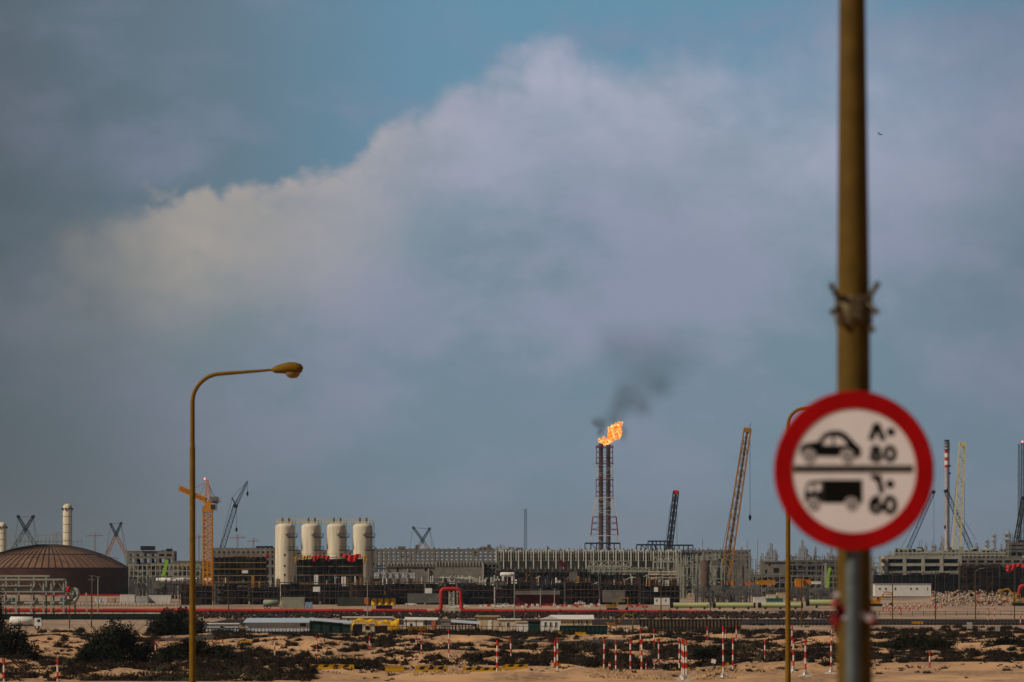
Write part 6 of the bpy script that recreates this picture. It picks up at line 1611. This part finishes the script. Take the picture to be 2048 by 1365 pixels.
def smoke():
    Y = 2510.0; s = Y / F; base = P(1200, 870, Y)
    puffs = [(1201, 862, 13, 18, 1.5), (1194, 848, 16, 16, 1.3), (1206, 846, 14, 14, .7), (1247, 868, 14, 26, .8), (1226, 838, 34, 28, .6), (1242, 810, 36, 38, .75), (1250, 780, 34, 34, .55), (1286, 818, 32, 32, .75), (1268, 800, 34, 34, .4), (1325, 774, 40, 40, .45),
             (1296, 768, 70, 60, .42), (1275, 712, 110, 85, .36), (1350, 715, 110, 85, .28), (1230, 690, 60, 60, .18)]
    m = bpy.data.materials.new('dark_smoke'); m.use_nodes = True; t = m.node_tree; t.nodes.clear()
    g = t.nodes.new('ShaderNodeNewGeometry')
    nz = t.nodes.new('ShaderNodeTexNoise'); nz.inputs['Scale'].default_value = .12; nz.inputs['Detail'].default_value = 5
    t.links.new(g.outputs['Position'], nz.inputs['Vector'])
    # turbulence bends the puffs' outlines
    sb = t.nodes.new('ShaderNodeVectorMath'); sb.operation = 'SUBTRACT'; t.links.new(nz.outputs['Color'], sb.inputs[0]); sb.inputs[1].default_value = (.5, .5, .5)
    sc = t.nodes.new('ShaderNodeVectorMath'); sc.operation = 'SCALE'; t.links.new(sb.outputs[0], sc.inputs[0]); sc.inputs['Scale'].default_value = 5.0
    ad = t.nodes.new('ShaderNodeVectorMath'); ad.operation = 'ADD'; t.links.new(g.outputs['Position'], ad.inputs[0]); t.links.new(sc.outputs[0], ad.inputs[1])
    tot = None; B = []
    def mth(op, a, b, clamp=False):
        n = t.nodes.new('ShaderNodeMath'); n.operation = op; n.use_clamp = clamp
        for i, v in enumerate((a, b)):
            if isinstance(v, (int, float)): n.inputs[i].default_value = v
            elif v is not None: t.links.new(v, n.inputs[i])
        return n.outputs[0]
    for (px, py, rx, rz, d) in puffs:
        c = P(px, py, Y); rx *= s; rz *= s; ry = min(rx, rz) * 1.0
        v1 = t.nodes.new('ShaderNodeVectorMath'); v1.operation = 'SUBTRACT'; t.links.new(ad.outputs[0], v1.inputs[0]); v1.inputs[1].default_value = c
        v2 = t.nodes.new('ShaderNodeVectorMath'); v2.operation = 'DIVIDE'; t.links.new(v1.outputs[0], v2.inputs[0]); v2.inputs[1].default_value = (rx * 1.15, ry * 1.15, rz * 1.15)
        ln = t.nodes.new('ShaderNodeVectorMath'); ln.operation = 'LENGTH'; t.links.new(v2.outputs[0], ln.inputs[0])
        k = mth('SUBTRACT', 1.0, ln.outputs['Value'], True); k = mth('MULTIPLY', mth('MULTIPLY', k, k), d * (5 / max(ry, 2)) )
        tot = k if tot is None else mth('ADD', tot, k)
        B.append((c, (rx * 1.25, ry * 1.25, rz * 1.25), 0))
    nz2 = t.nodes.new('ShaderNodeTexNoise'); nz2.inputs['Scale'].default_value = .5; nz2.inputs['Detail'].default_value = 4; t.links.new(g.outputs['Position'], nz2.inputs['Vector'])
    dens = mth('MULTIPLY', mth('MULTIPLY', tot, mth('ADD', nz2.outputs['Fac'], .15)), .27)
    pv = t.nodes.new('ShaderNodeVolumePrincipled'); pv.inputs['Color'].default_value = (.10, .10, .10, 1); t.links.new(dens, pv.inputs['Density'])
    o = t.nodes.new('ShaderNodeOutputMaterial'); t.links.new(pv.outputs[0], o.inputs['Volume'])
    ob = remesh('smoke', B, .8, m, 'thin dark smoke drifting up and right from the flare', 'smoke', base, None, 'stuff')
smoke()

# ------------------------------------------------------------------ far skyline in the haze
random.seed(5)
def far_tower(px, pyt, wpx, Y, kind, label):
    s = Y / F; x = X(px, Y); zt = Z(pyt, Y); w = wpx * s; mb = MB()
    if kind == 'col':
        mb.rev(x, Y, [(w / 2, 0), (w / 2, zt * .93), (w * .3, zt * .98), (.1, zt)], 14)
        for f in (.4, .6, .8, .92): mb.box((x, Y, zt * f), (w * 1.8, w * 1.4, zt * .02))
        mb.beam((x + w * .7, Y, 0), (x + w * .7, Y, zt * .93), w * .12)
    elif kind == 'stack':
        mb.tube([(x, Y, 0), (x, Y, zt)], [w * .6, w * .45], 10); mb.box((x, Y, zt * .85), (w * 1.5, w, zt * .012)); mb.box((x, Y, zt * .6), (w * 1.5, w, zt * .012))
    elif kind == 'mass':
        for i in range(30):
            a = random.uniform(-.5, .5); h = zt * (1 - abs(2 * a) * .5) * random.choice((.55, .7, .8, .9, 1)); ww = w * random.uniform(.04, .16); mb.box((x + a * w, Y + random.uniform(-3, 3), h / 2), (ww, ww, h))
            if i % 3 == 0: mb.beam((x + a * w, Y, h), (x + a * w, Y, h * 1.05), ww * .2)
        for f in (.2, .35, .5): mb.box((x, Y, zt * f), (w * 1.02, w * .3, zt * .03))
    elif kind == 'tcrane':
        mb.lattice((x, Y, 0), (x, Y, zt), 2.2, .5, int(zt / 3)); mb.beam((x - w / 2, Y, zt - 3), (x + w / 2, Y, zt - 2), 1.3); mb.beam((x, Y, zt + 3), (x + w / 2, Y, zt - 2), .5); mb.beam((x, Y, zt + 3), (x - w / 2, Y, zt - 2.6), .5); mb.beam((x, Y, zt - 2), (x, Y, zt + 3), .9)
    solo('far_tower' if kind != 'tcrane' else 'far_crane', mb, hazed_steel if kind != 'tcrane' else mat('far_crane_red', (.25, .11, .10), .8), (x, Y, 0), label, {'col': 'tower', 'stack': 'stack', 'mass': 'refinery unit', 'tcrane': 'crane'}[kind])
FT = [(1405, 1078, 1.6, 8000, 'stack', 'hazy thin stack right of the navy crane boom'), (1494.5, 1080, 1.6, 8000, 'stack', 'hazy thin stack, left of two right of the orange crane'), (1515, 1080, 1.8, 8000, 'stack', 'hazy thin stack, right of two right of the orange crane'),
      (1544, 1080, 30, 9500, 'mass', 'faint pyramid-shaped refinery unit left of the slim lamp'), (1604, 1080, 36, 9500, 'mass', 'faint broad refinery unit under the sign, right of the slim lamp'), (1632, 1092, 24, 9500, 'mass', 'low faint refinery unit under the left part of the sign'), (1662, 1094, 34, 9500, 'mass', 'low faint refinery unit just left of the lamp column'),
      (1782, 1092, 22, 9500, 'mass', 'faint low refinery unit just right of the lamp column'), (1803, 1092, 9, 9500, 'mass', 'small faint refinery unit left of the slender boom foot'), (1838.5, 1081, 1.8, 8000, 'stack', 'faint thin stack, left of a pair beyond the slender boom'), (1843, 1080, 1.8, 8000, 'stack', 'faint thin stack, right of a pair beyond the slender boom'),
      (1852, 1084, 14, 9500, 'mass', 'faint refinery unit beyond the slender boom'), (1864, 1080, 1.8, 8000, 'stack', 'faint thin stack left of the striped chimney'), (1886, 1062, 22, 9500, 'mass', 'tall faint refinery unit behind the striped chimney foot'), (1868, 1088, 8, 9500, 'col', 'faint short column left of the striped chimney'),
      (1952, 1080, 20, 9500, 'mass', 'faint refinery unit right of the dark boom foot'), (1974, 1077, 6, 9500, 'col', 'faint column with platforms, left of two at right'), (1988, 1065, 6, 9500, 'col', 'faint taller column with platforms, right of two at right'), (2016, 1062, 12, 9500, 'col', 'wide pale faint column near the right edge'), (2002, 1088, 4, 9500, 'stack', 'faint short stack between the far columns'),
      (1935, 1090, 24, 9500, 'mass', 'faint low refinery unit behind the dark boom'), (1160, 1092, 12, 9000, 'mass', 'faint unit left of the flare stack foot'), (1375, 1086, 14, 9000, 'mass', 'faint unit above the navy portal frames'),
      (190, 1069, 32, 8200, 'tcrane', 'faint reddish tower crane left of the teal crossing crane'), (398, 1072, 24, 8200, 'tcrane', 'faint reddish tower crane left of the orange tower crane'), (475, 1073, 30, 8200, 'tcrane', 'faint reddish tower crane behind the blue-grey crane'), (507, 1080, 24, 8200, 'tcrane', 'faint reddish tower crane left of the silos'),
      (1001, 1092, 20, 8200, 'tcrane', 'faint tiny tower crane on the horizon left of the thin mast'), (113, 1068, 22, 8200, 'tcrane', 'faint reddish tower crane beside the tall white column')]
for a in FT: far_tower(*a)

# ------------------------------------------------------------------ haze
mb = MB(); mb.b2(-15500, 15500, -400, 15000, -1.6, 152)
m = bpy.data.materials.new('haze'); m.use_nodes = True; t = m.node_tree; t.nodes.clear()
pv = t.nodes.new('ShaderNodeVolumePrincipled'); pv.inputs['Color'].default_value = (.50, .60, .72, 1); pv.inputs['Density'].default_value = 3.7e-5; pv.inputs['Anisotropy'].default_value = 0.0
o = t.nodes.new('ShaderNodeOutputMaterial'); t.links.new(pv.outputs[0], o.inputs['Volume'])
tag(build('haze', mb, m), 'thin grey-blue haze over the plain', 'haze', kind='stuff')
